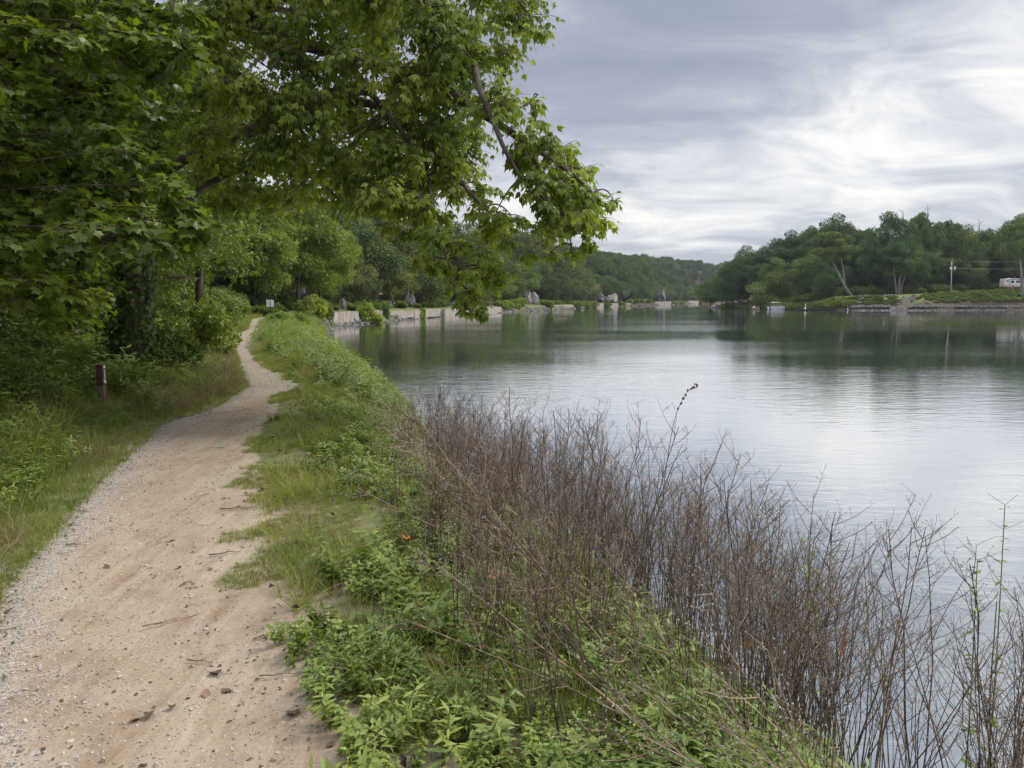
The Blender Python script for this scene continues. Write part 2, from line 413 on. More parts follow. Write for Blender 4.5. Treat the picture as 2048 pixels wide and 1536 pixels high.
def simple_mat(name, c1, c2, scale=3., rough=.8, spec=.3, bstr=.4, bdist=.02, objcol=False, metal=0., detail=6, stretch=(1, 1, 1)):
    m, T, out = newmat(name)
    tc = T.node('ShaderNodeTexCoord').outputs['Object']
    nz = T.noise(T.mapping(tc, stretch), scale, detail, .6)
    r = attr(T, 'rnd')
    f = T.math('ADD', T.maprange(nz, .3, .7), T.math('MULTIPLY', T.math('SUBTRACT', r, .5), .8), clamp=True)
    c = T.mix(f, c1, c2)
    if objcol:
        oi = T.node('ShaderNodeObjectInfo'); c = T.mix(1.0, c, oi.outputs['Color'], 'MULTIPLY')
    principled(T, out, c, rough, spec, nz, bstr, bdist, metal)
    return m
M = {}
M['boxelder'] = leaf_mat('boxelder_leaf', (.060, .108, .016), (.115, .185, .026), (.20, .29, .042), .48, .42, .4, hue_inst=0., patch=.55)
M['maple'] = leaf_mat('maple_leaf', (.032, .064, .009), (.062, .112, .014), (.125, .20, .024), .45, .42, .35, hue_inst=0., patch=.8)
M['far_leaf'] = leaf_mat('forest_leaf', (.020, .050, .020), (.048, .098, .032), (.105, .165, .044), .18, .6, .2, hue_inst=.3, patch=.16)
M['near_leaf'] = leaf_mat('woodland_leaf', (.032, .068, .013), (.060, .115, .018), (.115, .19, .026), .36, .45, .35, hue_inst=.15, patch=.5)
M['shrub_leaf'] = leaf_mat('shrub_leaf', (.050, .092, .020), (.090, .150, .030), (.15, .22, .042), .32, .5, .3, hue_inst=.35, patch=.7)
M['weed_leaf'] = leaf_mat('weed_leaf', (.052, .108, .025), (.104, .184, .040), (.195, .285, .064), .33, .45, .35, hue_inst=.35, patch=1.3)
M['grass'] = leaf_mat('grass_blade', (.070, .130, .026), (.135, .200, .038), (.25, .27, .080), .34, .5, .3, hue_inst=.45, patch=.9)
M['straw'] = leaf_mat('straw_blade', (.095, .092, .050), (.15, .148, .085), (.23, .22, .135), .25, .6, .2, hue_inst=.4)
M['stalk'] = simple_mat('dry_stalk', (.070, .050, .038), (.225, .172, .13), 9, .8, .15, .1, .002, objcol=True)
M['seed'] = simple_mat('dry_seed_head', (.16, .12, .095), (.36, .29, .22), 20, .8, .15, .1, .002)
M['white_bud'] = simple_mat('white_bud', (.24, .24, .18), (.40, .40, .32), 20, .8, .15, .1, .002)
M['bark'] = simple_mat('bark', (.045, .036, .028), (.135, .11, .088), 7, .9, .15, .9, .03, stretch=(1, 1, .25), objcol=True)
M['pale_bark'] = simple_mat('pale_bark', (.10, .092, .076), (.22, .20, .17), 3, .85, .2, .4, .03, stretch=(1, 1, .4))
M['concrete'] = simple_mat('weathered_concrete', (.17, .145, .12), (.30, .26, .22), .9, .9, .2, .25, .03, stretch=(1, 1, .6))
M['limestone'] = simple_mat('limestone', (.10, .096, .09), (.30, .285, .265), .55, .9, .2, .9, .2, stretch=(1, 1, .5))
M['riprap'] = simple_mat('bank_stone', (.075, .068, .062), (.215, .20, .185), 1.2, .9, .2, .6, .05)
M['pebble'] = simple_mat('gravel_stone', (.24, .20, .17), (.50, .45, .39), 30, .85, .25, .3, .002)
M['dead_leaf'] = simple_mat('dead_leaf', (.055, .035, .024), (.15, .095, .06), 18, .75, .25, .5, .004, objcol=True)
M['orange_leaf'] = simple_mat('orange_leaf', (.38, .105, .030), (.52, .19, .06), 30, .7, .25, .3, .002)
M['red_stone'] = simple_mat('reddish_bark_piece', (.22, .10, .075), (.40, .22, .17), 12, .85, .2, .7, .006)
M['twig'] = simple_mat('dead_twig', (.07, .05, .038), (.20, .155, .115), 14, .85, .2, .4, .003, objcol=True)
M['post_paint'] = simple_mat('brown_paint', (.085, .030, .024), (.12, .046, .036), 8, .55, .35, .2, .002)
M['post_wood'] = simple_mat('weathered_wood', (.12, .080, .060), (.22, .16, .12), 14, .9, .2, .5, .004, stretch=(1, 1, .15))
M['white_paint'] = simple_mat('white_paint', (.70, .70, .68), (.80, .80, .78), 5, .5, .4, .05, .001)
M['sign_white'] = simple_mat('sign_sheet', (.72, .73, .76), (.80, .81, .83), 2, .45, .4, .0, .001)
M['dark_metal'] = simple_mat('dark_metal', (.03, .03, .032), (.06, .06, .065), 5, .5, .4, .1, .001)
M['grey_print'] = simple_mat('grey_print', (.32, .33, .36), (.40, .41, .44), 4, .6, .3, .0, .001)
M['cream'] = simple_mat('cream_panel', (.62, .59, .51), (.70, .67, .60), 1.0, .45, .4, .0, .01)
M['dark_glass'] = simple_mat('dark_glass', (.012, .013, .015), (.022, .024, .028), 2, .12, .6, .0, .01)
M['maroon'] = simple_mat('maroon_stripe', (.16, .035, .030), (.20, .05, .045), 1, .6, .3, .0, .01)
M['rubber'] = simple_mat('rubber', (.015, .015, .015), (.03, .03, .03), 4, .8, .2, .1, .01)
M['pole_wood'] = simple_mat('utility_pole_wood', (.30, .25, .19), (.44, .38, .30), 3, .9, .2, .3, .01, stretch=(1, 1, .1))
M['grey_metal'] = simple_mat('grey_metal', (.42, .43, .45), (.55, .56, .58), 3, .5, .5, .0, .01)
M['dock_blue'] = simple_mat('dark_blue_dock_float', (.020, .030, .055), (.04, .055, .085), 2, .6, .3, .1, .01)
M['hull'] = simple_mat('boat_hull', (.27, .28, .32), (.36, .37, .41), 2, .3, .6, .0, .01)
M['canvas'] = simple_mat('boat_canvas', (.60, .55, .48), (.68, .64, .57), 2, .8, .2, .1, .01)
M['red_tarp'] = simple_mat('red_brown_tarp', (.20, .055, .038), (.30, .10, .07), 1.5, .8, .2, .4, .05)
M['clay'] = simple_mat('clay_mound', (.17, .10, .072), (.27, .175, .13), 2, .95, .1, .8, .1)

def soil_material():
    m, T, out = newmat('soil')
    pos = T.node('ShaderNodeNewGeometry').outputs['Position']
    p = attr(T, 'path'); gv = attr(T, 'gravel'); wet = attr(T, 'wet')
    n1 = T.noise(pos, 1.1, 6, .6, .3); n2 = T.noise(pos, 7., 6, .62); n3 = T.noise(pos, 46., 4, .65)
    vor = T.node('ShaderNodeTexVoronoi'); vor.inputs['Scale'].default_value = 62; T.l.new(pos, vor.inputs['Vector'])
    vor2 = T.node('ShaderNodeTexVoronoi'); vor2.inputs['Scale'].default_value = 27; T.l.new(pos, vor2.inputs['Vector'])
    # streaks of tyres and feet along the path
    st = T.noise(T.mapping(pos, (5.5, .7, 1), (0, 0, 0), (0, 0, -.30)), 1.6, 5, .6, .8)
    dirt = T.ramp(T.math('ADD', T.math('MULTIPLY', n1, .5), T.math('MULTIPLY', st, .5)),
                  [(.34, (.215, .152, .102)), (.48, (.278, .213, .149)), (.64, (.345, .288, .218))], 'LINEAR')
    dirt = T.mix(T.maprange(n2, .35, .75, 0, .5), dirt, (.36, .30, .235))
    grav = T.ramp(vor.outputs['Color'], [(.1, (.19, .155, .128)), (.45, (.32, .28, .24)), (.9, (.45, .41, .365))], 'LINEAR')
    gf = T.math('ADD', gv, T.math('MULTIPLY', T.math('SUBTRACT', n2, .5), 1.6))
    gf = T.maprange(gf, .35, 1.0, 0, .68)
    path = T.mix(gf, dirt, grav)
    speck = T.maprange(vor2.outputs['Distance'], .05, .16, .5, 0.)
    path = T.mix(T.math('MULTIPLY', speck, T.maprange(n2, .45, .6)), path, (.52, .46, .39))
    earth = T.ramp(n2, [(.3, (.10, .078, .050)), (.5, (.175, .135, .092)), (.7, (.24, .195, .14))], 'LINEAR')
    green = T.ramp(T.math('ADD', T.math('MULTIPLY', n2, .6), T.math('MULTIPLY', n3, .4)), [(.32, (.060, .085, .022)), (.5, (.105, .135, .035)), (.7, (.175, .19, .060))], 'LINEAR')
    turf = attr(T, 'turf')
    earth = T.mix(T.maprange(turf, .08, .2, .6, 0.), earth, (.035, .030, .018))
    land = T.mix(T.maprange(T.math('ADD', turf, T.math('MULTIPLY', T.math('SUBTRACT', n1, .5), .8)), .3, .7), earth, green)
    pf = T.math('ADD', p, T.math('MULTIPLY', T.math('SUBTRACT', n2, .5), .9))
    col = T.mix(T.maprange(pf, .35, .65), land, path)
    vor3 = T.node('ShaderNodeTexVoronoi'); vor3.inputs['Scale'].default_value = 19; T.l.new(T.mapping(pos, (1.5, .8, 1)), vor3.inputs['Vector'])
    debris = T.math('MULTIPLY', T.maprange(vor3.outputs['Distance'], .04, .13, 1., 0.), T.maprange(T.noise(pos, 2.3, 3), .50, .60))
    col = T.mix(T.math('MULTIPLY', debris, .55), col, (.10, .075, .055))
    col = T.mix(.35, col, T.mix(1.0, col, T.ramp(n3, [(.3, (.62, .6, .58)), (.7, (1.3, 1.3, 1.3))], 'LINEAR'), 'MULTIPLY'))
    col = T.mix(T.math('MULTIPLY', wet, .7), col, (.035, .032, .025))
    h = T.math('ADD', T.math('MULTIPLY', n3, .35), T.math('MULTIPLY', n2, .9))
    h = T.math('ADD', h, T.math('MULTIPLY', st, .8))
    h = T.math('ADD', h, T.math('MULTIPLY', T.math('MULTIPLY', vor.outputs['Distance'], -1.1), gf))
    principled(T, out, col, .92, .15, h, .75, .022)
    return m
M['soil'] = soil_material()

def water_material():
    m, T, out = newmat('river_water')
    pos = T.node('ShaderNodeNewGeometry').outputs['Position']
    a = T.noise(T.mapping(pos, (.55, 1.5, 1), (0, 0, 0), (0, 0, .12)), 1.0, 3, .55, .6)
    b = T.noise(T.mapping(pos, (1.6, 4.2, 1), (5, 2, 0), (0, 0, -.1)), 1.1, 4, .6, .4)
    c = T.noise(T.mapping(pos, (.10, .22, 1), (1, 8, 0), (0, 0, .2)), 1.0, 3, .5)
    gust = T.maprange(T.noise(T.mapping(pos, (.012, .035, 1), (3.4, .3, 0)), 1.0, 3, .5), .42, .62, .30, 1.5)
    h = T.math('ADD', T.math('MULTIPLY', a, .0066), T.math('MULTIPLY', b, .0046))
    h = T.math('MULTIPLY', h, gust)
    h = T.math('ADD', h, T.math('MULTIPLY', c, .008))
    bm = T.node('ShaderNodeBump'); bm.inputs['Strength'].default_value = 1.0; bm.inputs['Distance'].default_value = 1.0
    T.l.new(h, bm.inputs['Height'])
    body = T.node('ShaderNodeBsdfDiffuse'); body.inputs[0].default_value = (.060, .078, .066, 1)
    gl = T.node('ShaderNodeBsdfGlossy'); gl.inputs['Roughness'].default_value = .02; gl.inputs[0].default_value = (.97, .98, 1.0, 1)
    lw = T.node('ShaderNodeLayerWeight'); lw.inputs[0].default_value = .5
    T.l.new(bm.outputs[0], gl.inputs['Normal'])
    mx = T.node('ShaderNodeMixShader'); T.l.new(T.maprange(lw.outputs['Facing'], .12, .88, .06, .93, False), mx.inputs[0])
    T.l.new(body.outputs[0], mx.inputs[1]); T.l.new(gl.outputs[0], mx.inputs[2]); T.l.new(mx.outputs[0], out.inputs[0])
    return m
M['water'] = water_material()

# ------------------------------------------------------------------ ground, path, river
def axis(dense, lo, hi, grow=1.055):
    xs = list(dense); d = xs[1]-xs[0]
    while xs[-1] < hi: d *= grow; xs.append(xs[-1]+d)
    d = dense[1]-dense[0]
    while xs[0] > lo: d *= grow; xs.insert(0, xs[0]-d)
    return np.array(xs)
gx = axis(np.arange(-6.5, 4.5, .09), -3500, 4500, 1.06)
gx = np.unique(np.round(np.concatenate([gx[(gx < 78)], np.arange(78, 175, 2.0), gx[gx > 175]]), 4))
gx = np.unique(np.round(np.concatenate([gx[(gx < -34) | (gx > 20)], gx[(gx >= -34) & (gx <= 20)], np.arange(-34, -6.5, .55)]), 4))
gy = axis(np.arange(1.6, 15, .09), -60, 5500, 1.035)
gy = np.unique(np.round(np.concatenate([gy[gy < 212], np.arange(212, 262, 1.6), gy[gy > 262]]), 4))
GX, GY = np.meshgrid(gx, gy)
GZ = ground_z(GX, GY)
nx, ny = len(gx), len(gy)
vid = np.arange(nx*ny).reshape(ny, nx)
quads = np.stack([vid[:-1, :-1], vid[:-1, 1:], vid[1:, 1:], vid[1:, :-1]], -1).reshape(-1, 4)
pin = path_in(GX, GY).ravel(); SL = s_left(GX, GY).ravel()
_rt = (GX.ravel()-(pl_ := path_lr(GY)[1].ravel()))
pathv = np.where(SL > 0, np.where(_rt > -.1, np.where(GY.ravel() < 30, (.86-.62*sstep(.0, .75, _rt))*(1-sstep(5.5, 9, GY.ravel()))+sstep(-.28, .12, pin)*sstep(5.5, 9, GY.ravel()), sstep(-.28, .12, pin)), sstep(-.28, .12, pin)), 0)
pl, pr = path_lr(GY); acr = ((GX-pl)/(pr-pl)).ravel(); Yf = GY.ravel()
grav = np.exp(-((acr-.10)/.26)**2)*1.0 + np.exp(-((acr-1.0)/.22)**2)*.55*sstep(9, 12, Yf)
grav = np.maximum(grav, .75*sstep(10.5, 13, Yf))
turf = np.clip(sstep(.0, .9, -pin)*.9 + .15, 0, 1)
turf = np.where((GX.ravel() > np.interp(Yf, PATH_Y, PATH_R)), .62*sstep(.1, 1.3, -pin)+.05, turf)
hl = (np.interp(Yf, PATH_Y, PATH_L)-GX.ravel())
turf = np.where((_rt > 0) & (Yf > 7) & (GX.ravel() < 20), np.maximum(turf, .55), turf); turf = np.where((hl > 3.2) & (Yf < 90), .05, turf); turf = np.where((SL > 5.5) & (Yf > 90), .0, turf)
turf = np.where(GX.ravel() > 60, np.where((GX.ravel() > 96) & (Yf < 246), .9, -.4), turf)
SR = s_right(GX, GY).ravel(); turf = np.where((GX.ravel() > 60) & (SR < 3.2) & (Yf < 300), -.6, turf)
wet = 1-sstep(.0, .35, SL); wet = np.where((GX.ravel() > 60), .7*(1-sstep(1., 3., SR)), wet)
cen = np.stack([pin[quads].mean(1), SL[quads].mean(1), Yf[quads].mean(1)], 1)
ispath = (cen[:, 0] > -.18) & (cen[:, 1] > .5) & (cen[:, 2] > -8) & (cen[:, 2] < 95)
V = np.stack([GX.ravel(), GY.ravel(), GZ.ravel()], 1)
def land_piece(name, fsel):
    q = quads[fsel]; u, inv = np.unique(q, return_inverse=True)
    b = MB(); b.add(V[u], None, inv.reshape(-1, 4)); me = b.mesh(name, [M['soil']], True)
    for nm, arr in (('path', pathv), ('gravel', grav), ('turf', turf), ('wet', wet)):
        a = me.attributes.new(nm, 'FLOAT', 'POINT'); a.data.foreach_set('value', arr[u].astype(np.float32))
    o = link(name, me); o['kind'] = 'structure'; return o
land_piece('ground', ~ispath)
land_piece('path', ispath)
b = MB(); b.add([(-4000, -60, 0), (6000, -60, 0), (6000, 6000, 0), (-4000, 6000, 0)], None, [(0, 1, 2, 3)])
tag(link('river', b.mesh('river', [M['water']])), kind='structure')
# ------------------------------------------------------------------ leaf shapes (local +Y to the tip, unit length)
def fold(v, k=.18):
    v = np.array(v, float); v[:, 2] += np.abs(v[:, 0])*k - .16*v[:, 1]**2; return v
LEAFLET = (fold([(0, 0, 0), (.13, .14, 0), (.20, .34, 0), (.27, .46, 0), (.11, .66, 0), (0, 1, 0), (-.11, .66, 0), (-.24, .42, 0), (-.19, .32, 0), (-.13, .14, 0), (0, .45, 0)], .25),
           [(10, i, i+1) for i in range(0, 9)]+[(10, 9, 0)])
_mo = [(0, 0), (.22, -.06), (.50, .02), (.42, .20), (.72, .46), (.40, .48), (.36, .62), (.14, .60), (0, 1), (-.14, .60), (-.36, .62), (-.40, .48), (-.72, .46), (-.42, .20), (-.50, .02), (-.22, -.06)]
MAPLE = (fold([(x, y, 0) for x, y in _mo]+[(0, .36, 0)], .12), [(16, i, (i+1) % 16) for i in range(16)])
OVATE = (fold([(0, 0, 0), (.2, .28, 0), (.22, .52, 0), (0, 1, 0), (-.22, .52, 0), (-.2, .28, 0), (0, .45, 0)]), [(6, i, (i+1) % 6) for i in range(6)])
LANCE = (fold([(0, 0, 0), (.09, .35, 0), (.07, .65, 0), (0, 1, 0), (-.07, .65, 0), (-.09, .35, 0)]), [(0, 1, 5), (1, 2, 4), (1, 4, 5), (2, 3, 4)])
KITE = (np.array([(0, 0, 0), (.33, .45, .10), (0, 1, -.12), (-.33, .45, .10)]), [(0, 1, 2), (0, 2, 3)])

def quad_bez(a, b, c, n):
    t = np.linspace(0, 1, n)[:, None]; return (1-t)**2*a + 2*t*(1-t)*b + t*t*c

# ------------------------------------------------------------------ the near trees
def leafy_sprays(centers, radii, g, per, kind, size, droop=.5, twigs=None, flat=1.0, down=.45):
    """sprays of leaves around bough centres; returns leaf positions, frames, sizes"""
    P, R, S, Q = [], [], [], []
    for c, r in zip(centers, radii):
        n = max(6, int(per*(r/.5)**2))
        d = rdir(n, g); d[:, 2] = d[:, 2]*flat*.75 + .05
        ends = c + d*r*(.55+.5*g.rand(n, 1)); ends[:, 2] -= droop*r*.25
        start = c + (ends-c)*.15 + g.randn(n, 3)*r*.06
        br = g.rand()*.5+.25
        for a, e in zip(start, ends):
            L = np.linalg.norm(e-a); m = (a+e)/2 + np.array([0, 0, L*.14])
            pts = quad_bez(a, m, e, 4)
            if twigs is not None: twigs.tube(pts, [.006, .005, .0035, .002], 3, cap=False)
            k = 5 if kind == 'compound' else 7
            t = np.linspace(.25, 1.0, k)[:, None]
            pp = (1-t)**2*a + 2*t*(1-t)*m + t*t*e
            tang = norm(2*(1-t)*(m-a)+2*t*(e-m))
            side = norm(np.cross(tang, np.array([0, 0, 1.])) + g.randn(k, 3)*.25)
            sg = np.where(np.arange(k) % 2 == 0, 1, -1)[:, None]
            ld = norm(side*sg*.8 + tang*(.35+.6*(t > .95)) + np.array([0, 0, -down]) + g.randn(k, 3)*.28)
            up = norm(np.array([0, 0, 1.])+g.randn(k, 3)*.38+tang*.25)
            rn = np.clip(br+g.randn(k)*.18, 0, 1)
            if kind == 'compound':
                base = pp + ld*size*.55
                F = frames(ld, up)
                for ang, s in ((0, 1.), (.72, .88), (-.72, .88)):
                    ca, sa = math.cos(ang), math.sin(ang)
                    dd = F[..., 1]*ca + F[..., 0]*sa + np.array([0, 0, -.12])
                    P.append(base - ld*(0 if ang == 0 else size*.12)); R.append(frames(dd, F[..., 2]+g.randn(k, 3)*.22)); S.append(size*s*(.8+.4*g.rand(k))); Q.append(rn+g.randn(k)*.05)
            else:
                P.append(pp+ld*size*.3); R.append(frames(ld, up)); S.append(size*(.65+.55*g.rand(k))); Q.append(rn)
    return np.vstack(P), np.vstack(R), np.concatenate(S), np.clip(np.concatenate(Q), 0, 1)
def in_poly(p, poly):
    x, y = p; ins = False; n = len(poly)
    for i in range(n):
        x1, y1 = poly[i]; x2, y2 = poly[(i+1) % n]
        if (y1 > y) != (y2 > y) and x < (x2-x1)*(y-y1)/(y2-y1)+x1: ins = not ins
    return ins
def sample_poly(poly, n, g, mind):
    xs = [p[0] for p in poly]; ys = [p[1] for p in poly]; out = []; tries = 0
    while len(out) < n and tries < n*60:
        tries += 1
        p = (g.uniform(min(xs), max(xs)), g.uniform(min(ys), max(ys)))
        if in_poly(p, poly) and all((p[0]-q[0])**2+(p[1]-q[1])**2 > mind**2 for q in out): out.append(p)
    return out
def visible(P):
    c, s = math.cos(PITCH), math.sin(PITCH)
    d = P-np.array([0, 0, CAMZ]); z = d[:, 1]*c - d[:, 2]*s; u = d[:, 0]/z*FPX+1024; v = 768-(d[:, 1]*s+d[:, 2]*c)/z*FPX
    return (z > 0) & (u > 0) & (u < 2048) & (v > 0) & (v < 1536), z, u, v
def finish_leaves(tree, shape, P, R, S, Q, mat, nsingle=300, pick=None):
    vis, z, u, v = visible(P)
    score = z + (~vis)*1e3 + (pick(u, v) if pick is not None else 0)
    order = np.argsort(score)[:nsingle]
    keep = np.ones(len(P), bool); keep[order] = False
    b = MB(); b.copies(shape[0], shape[1], P[keep], R[keep], S[keep], Q[keep])
    o = link('foliage', b.mesh('foliage', [mat]), tree); o['kind'] = 'stuff'
    ms = []
    for k in range(8):
        bb = MB(); bb.add(shape[0], shape[1], None, .15+.1*k); ms.append(bb.mesh('leaf', [mat]))
    for i in order:
        l = link('leaf', ms[min(7, int(Q[i]*8))], tree)
        l.matrix_local = Matrix.Translation(Vector(P[i])) @ Matrix([list(r) for r in R[i]]).to_4x4() @ Matrix.Scale(float(S[i]), 4)
    return o
def smooth_path(pts, n=5):
    P = np.array(pts, float); out = []
    for i in range(len(P)-1):
        p0 = P[max(i-1, 0)]; p1 = P[i]; p2 = P[i+1]; p3 = P[min(i+2, len(P)-1)]
        for t in np.linspace(0, 1, n, endpoint=False):
            out.append(.5*((2*p1)+(-p0+p2)*t+(2*p0-5*p1+4*p2-p3)*t*t+(-p0+3*p1-3*p2+p3)*t**3))
    out.append(P[-1]); return np.array(out)

def overhanging_tree():
    g = np.random.RandomState(11)
    t = empty('boxelder_tree', (0, 0, 0))
    tag(t, 'tall leafy tree with pointed leaves arching from the left bank out over the river', 'tree')
    base = np.array([-6.9, 14.0, ground_z(-6.9, 14.)-.2])
    def pp(*q): return smooth_path([at(a, b_, d) for a, b_, d in q])
    trunk = smooth_path([base, base+(0.0, 0, 1.3), base+(.25, -.1, 3.2), base+(.2, -.5, 5.6), base+(.5, -.7, 8.0), base+(.9, -.8, 11.)])
    b = MB(); b.tube(trunk, np.linspace(.25, .12, len(trunk)), 12, rough=.10); link('trunk', b.mesh('trunk', [M['bark']], True), t)
    limbs = [
        (pp((300, 140, 13.4), (420, 60, 12.6), (520, 68, 12), (690, 112, 11.5), (850, 160, 11), (960, 225, 10.5), (1060, 290, 10.3), (1140, 345, 10.1), (1205, 405, 10)), .13, .012),
        (pp((305, 350, 13.6), (430, 290, 13), (560, 240, 12.6), (640, 208, 12.3), (760, 214, 12), (860, 300, 11.6), (940, 385, 11.2), (1000, 450, 11)), .12, .012),
        (pp((950, 130, 10.4), (960, 180, 10), (985, 240, 9.9), (1010, 300, 9.9), (1042, 357, 9.9)), .045, .022),
        (pp((420, 60, 12.6), (700, -60, 11.5), (900, -70, 11), (1000, -40, 10.8), (1050, 20, 10.6)), .09, .012),
        (pp((850, 290, 11.6), (862, 400, 11), (884, 480, 10.8), (905, 545, 10.6), (955, 600, 10.4)), .035, .008),
        (pp((690, 112, 11.5), (745, 190, 11.3), (820, 290, 11.2), (845, 400, 11), (840, 470, 10.9)), .05, .008),
        (pp((1040, 275, 10.3), (1085, 350, 10.2), (1125, 430, 10.2), (1145, 500, 10.2)), .03, .006),
        (pp((310, 480, 13.7), (400, 380, 13.6), (520, 330, 13.6), (620, 350, 13.4), (700, 420, 13.2)), .08, .012),
        (pp((960, 225, 10.5), (1040, 215, 10.4), (1075, 190, 10.4)), .03, .006)]
    skel = []
    for P, r0, r1 in limbs:
        b = MB(); b.tube(P, np.linspace(r0, r1, len(P)), 8, rough=.12); link('branch', b.mesh('branch', [M['bark']], True), t); skel.append(P)
    skel = np.vstack(skel)
    polyA = [(400, -260), (1070, -260), (1050, 40), (1030, 130), (1055, 215), (980, 270), (900, 350), (800, 390), (700, 400), (620, 420), (540, 400), (400, 320)]
    polyB = [(1035, 255), (1110, 285), (1190, 345), (1215, 420), (1200, 465), (1120, 455), (1085, 420), (1050, 340)]
    polyC = [(660, 290), (900, 330), (980, 370), (1040, 440), (990, 455), (880, 440), (780, 420), (690, 390)]
    spots = [(p, g.uniform(10.2, 14.0), g.uniform(.42, .62)) for p in sample_poly(polyA, 92, g, 42)]
    spots += [(p, g.uniform(14.0, 17.0), g.uniform(.5, .75)) for p in sample_poly([(380, -300), (1000, -300), (960, 60), (900, 250), (760, 330), (600, 400), (400, 420)], 46, g, 60)]
    spots += [(p, g.uniform(9.6, 10.8), g.uniform(.24, .34)) for p in sample_poly(polyB, 20, g, 28)]
    spots += [(p, g.uniform(10.4, 12.0), g.uniform(.24, .36)) for p in sample_poly(polyC, 17, g, 42)]
    spots += [((x, y), g.uniform(10.2, 10.9), r) for x, y, r in [(865, 470, .28), (930, 490, .26), (985, 520, .24), (900, 540, .28), (975, 560, .22), (940, 585, .24), (965, 615, .13), (845, 520, .18),
              (1140, 500, .17), (1100, 505, .11), (1060, 500, .14), (1010, 475, .2), (820, 460, .24), (1070, 60, .22), (1065, 200, .2), (1072, 240, .18), (1045, -40, .3), (800, 400, .26), (840, 430, .26), (770, 380, .26), (900, 470, .26), (960, 500, .24), (940, 545, .26), (1000, 560, .16), (870, 515, .24), (1010, 540, .16), (990, 430, .24), (1090, 450, .2), (930, 610, .14), (720, 400, .26), (1180, 480, .14), (1225, 400, .13), (780, 450, .18), (1165, 400, .25), (1150, 350, .22)]]
    C = np.array([at(p[0], p[1], d) for p, d, r in spots]); Rr = np.array([r for p, d, r in spots])
    tw = MB()
    for c, r in zip(C, Rr):
        dist = np.linalg.norm(skel-c, axis=1) + .6*np.clip(c[2]-skel[:, 2], 0, None)
        s = skel[np.argmin(dist)]; L = np.linalg.norm(c-s)
        m = (s+c)/2+np.array([0, 0, .22*L])+g.randn(3)*.06*L
        tw.tube(quad_bez(s, m, c, 7), np.linspace(.008+.010*L, .006, 7), 5, cap=False)
    P, R, S, Q = leafy_sprays(C, Rr, g, 44, 'compound', .100, .8, tw, 1.0, .95)
    o = link('twigs', tw.mesh('twigs', [M['bark']], True), t); o['kind'] = 'stuff'
    finish_leaves(t, LEAFLET, P, R, S, Q, M['boxelder'], 300)
    # ivy wrapped round the trunk
    n = 5200; k = g.randint(0, len(trunk)-6, n); a = g.rand(n)*2*PI
    d = np.stack([np.cos(a), np.sin(a), g.randn(n)*.25], 1)
    pos = trunk[k]+d*(.25+.14*g.rand(n, 1)+.15*np.clip(fbm(k*.5, a, 3, 2), 0, 1)[:, None])+np.stack([0*a, 0*a, g.rand(n)*.4], 1)
    b = MB(); b.copies(OVATE[0]*[1.7, 1, 1], OVATE[1], pos, frames(np.array([0, 0, -1.])+g.randn(n, 3)*.5, d+g.randn(n, 3)*.4), .07+.05*g.rand(n), g.rand(n)*.4)
    o = link('ivy', b.mesh('ivy', [M['near_leaf']]), t); o['kind'] = 'stuff'
overhanging_tree()

def left_maple():
    g = np.random.RandomState(5)
    t = empty('maple_tree', (0, 0, 0)); tag(t, 'dark maple with broad pointed leaves filling the upper left over the undergrowth', 'tree')
    base = np.array([-8.4, 8.8, ground_z(-8.4, 8.8)-.2])
    trunk = smooth_path([base, base+(.1, 0, 2.), base+(.3, -.2, 4.6), base+(.3, -.3, 8.)])
    b = MB(); b.tube(trunk, np.linspace(.22, .09, len(trunk)), 10, rough=.1); link('trunk', b.mesh('trunk', [M['bark']], True), t)
    poly = [(-420, -300), (420, -300), (440, -60), (400, 100), (300, 170), (270, 260), (330, 330), (365, 400), (350, 470), (250, 470), (190, 560), (110, 610), (-60, 610), (-420, 600)]
    spots = [(p, g.uniform(6.4, 10.0), g.uniform(.34, .55)) for p in sample_poly(poly, 125, g, 52)]
    spots += [((x, y), g.uniform(6.6, 7.4), .3) for x, y in [(370, 420), (340, 370), (300, 330), (390, 455), (330, 480), (200, 260), (250, 300), (60, 560), (20, 480), (90, 590), (130, 640)]]
    C = np.array([at(p[0], p[1], d) for p, d, r in spots]); Rr = np.array([r for p, d, r in spots])
    tw = MB()
    for k in range(7):
        s = trunk[4+k*1 if 4+k < len(trunk) else -1]
    for c, r in zip(C, Rr):
        s = trunk[np.argmin(np.abs(trunk[:, 2]-(c[2]-.6)))]; L = np.linalg.norm(c-s)
        m = (s+c)/2+np.array([0, 0, .12*L])+g.randn(3)*.05*L
        tw.tube(quad_bez(s, m, c, 8), np.linspace(.006+.003*L, .004, 8), 5, cap=False)
    P, R, S, Q = leafy_sprays(C, Rr, g, 40, 'simple', .092, .5, tw, .55, .30)
    o = link('twigs', tw.mesh('twigs', [M['bark']], True), t); o['kind'] = 'stuff'
    finish_leaves(t, MAPLE, P, R, S, Q, M['maple'], 300)
left_maple()

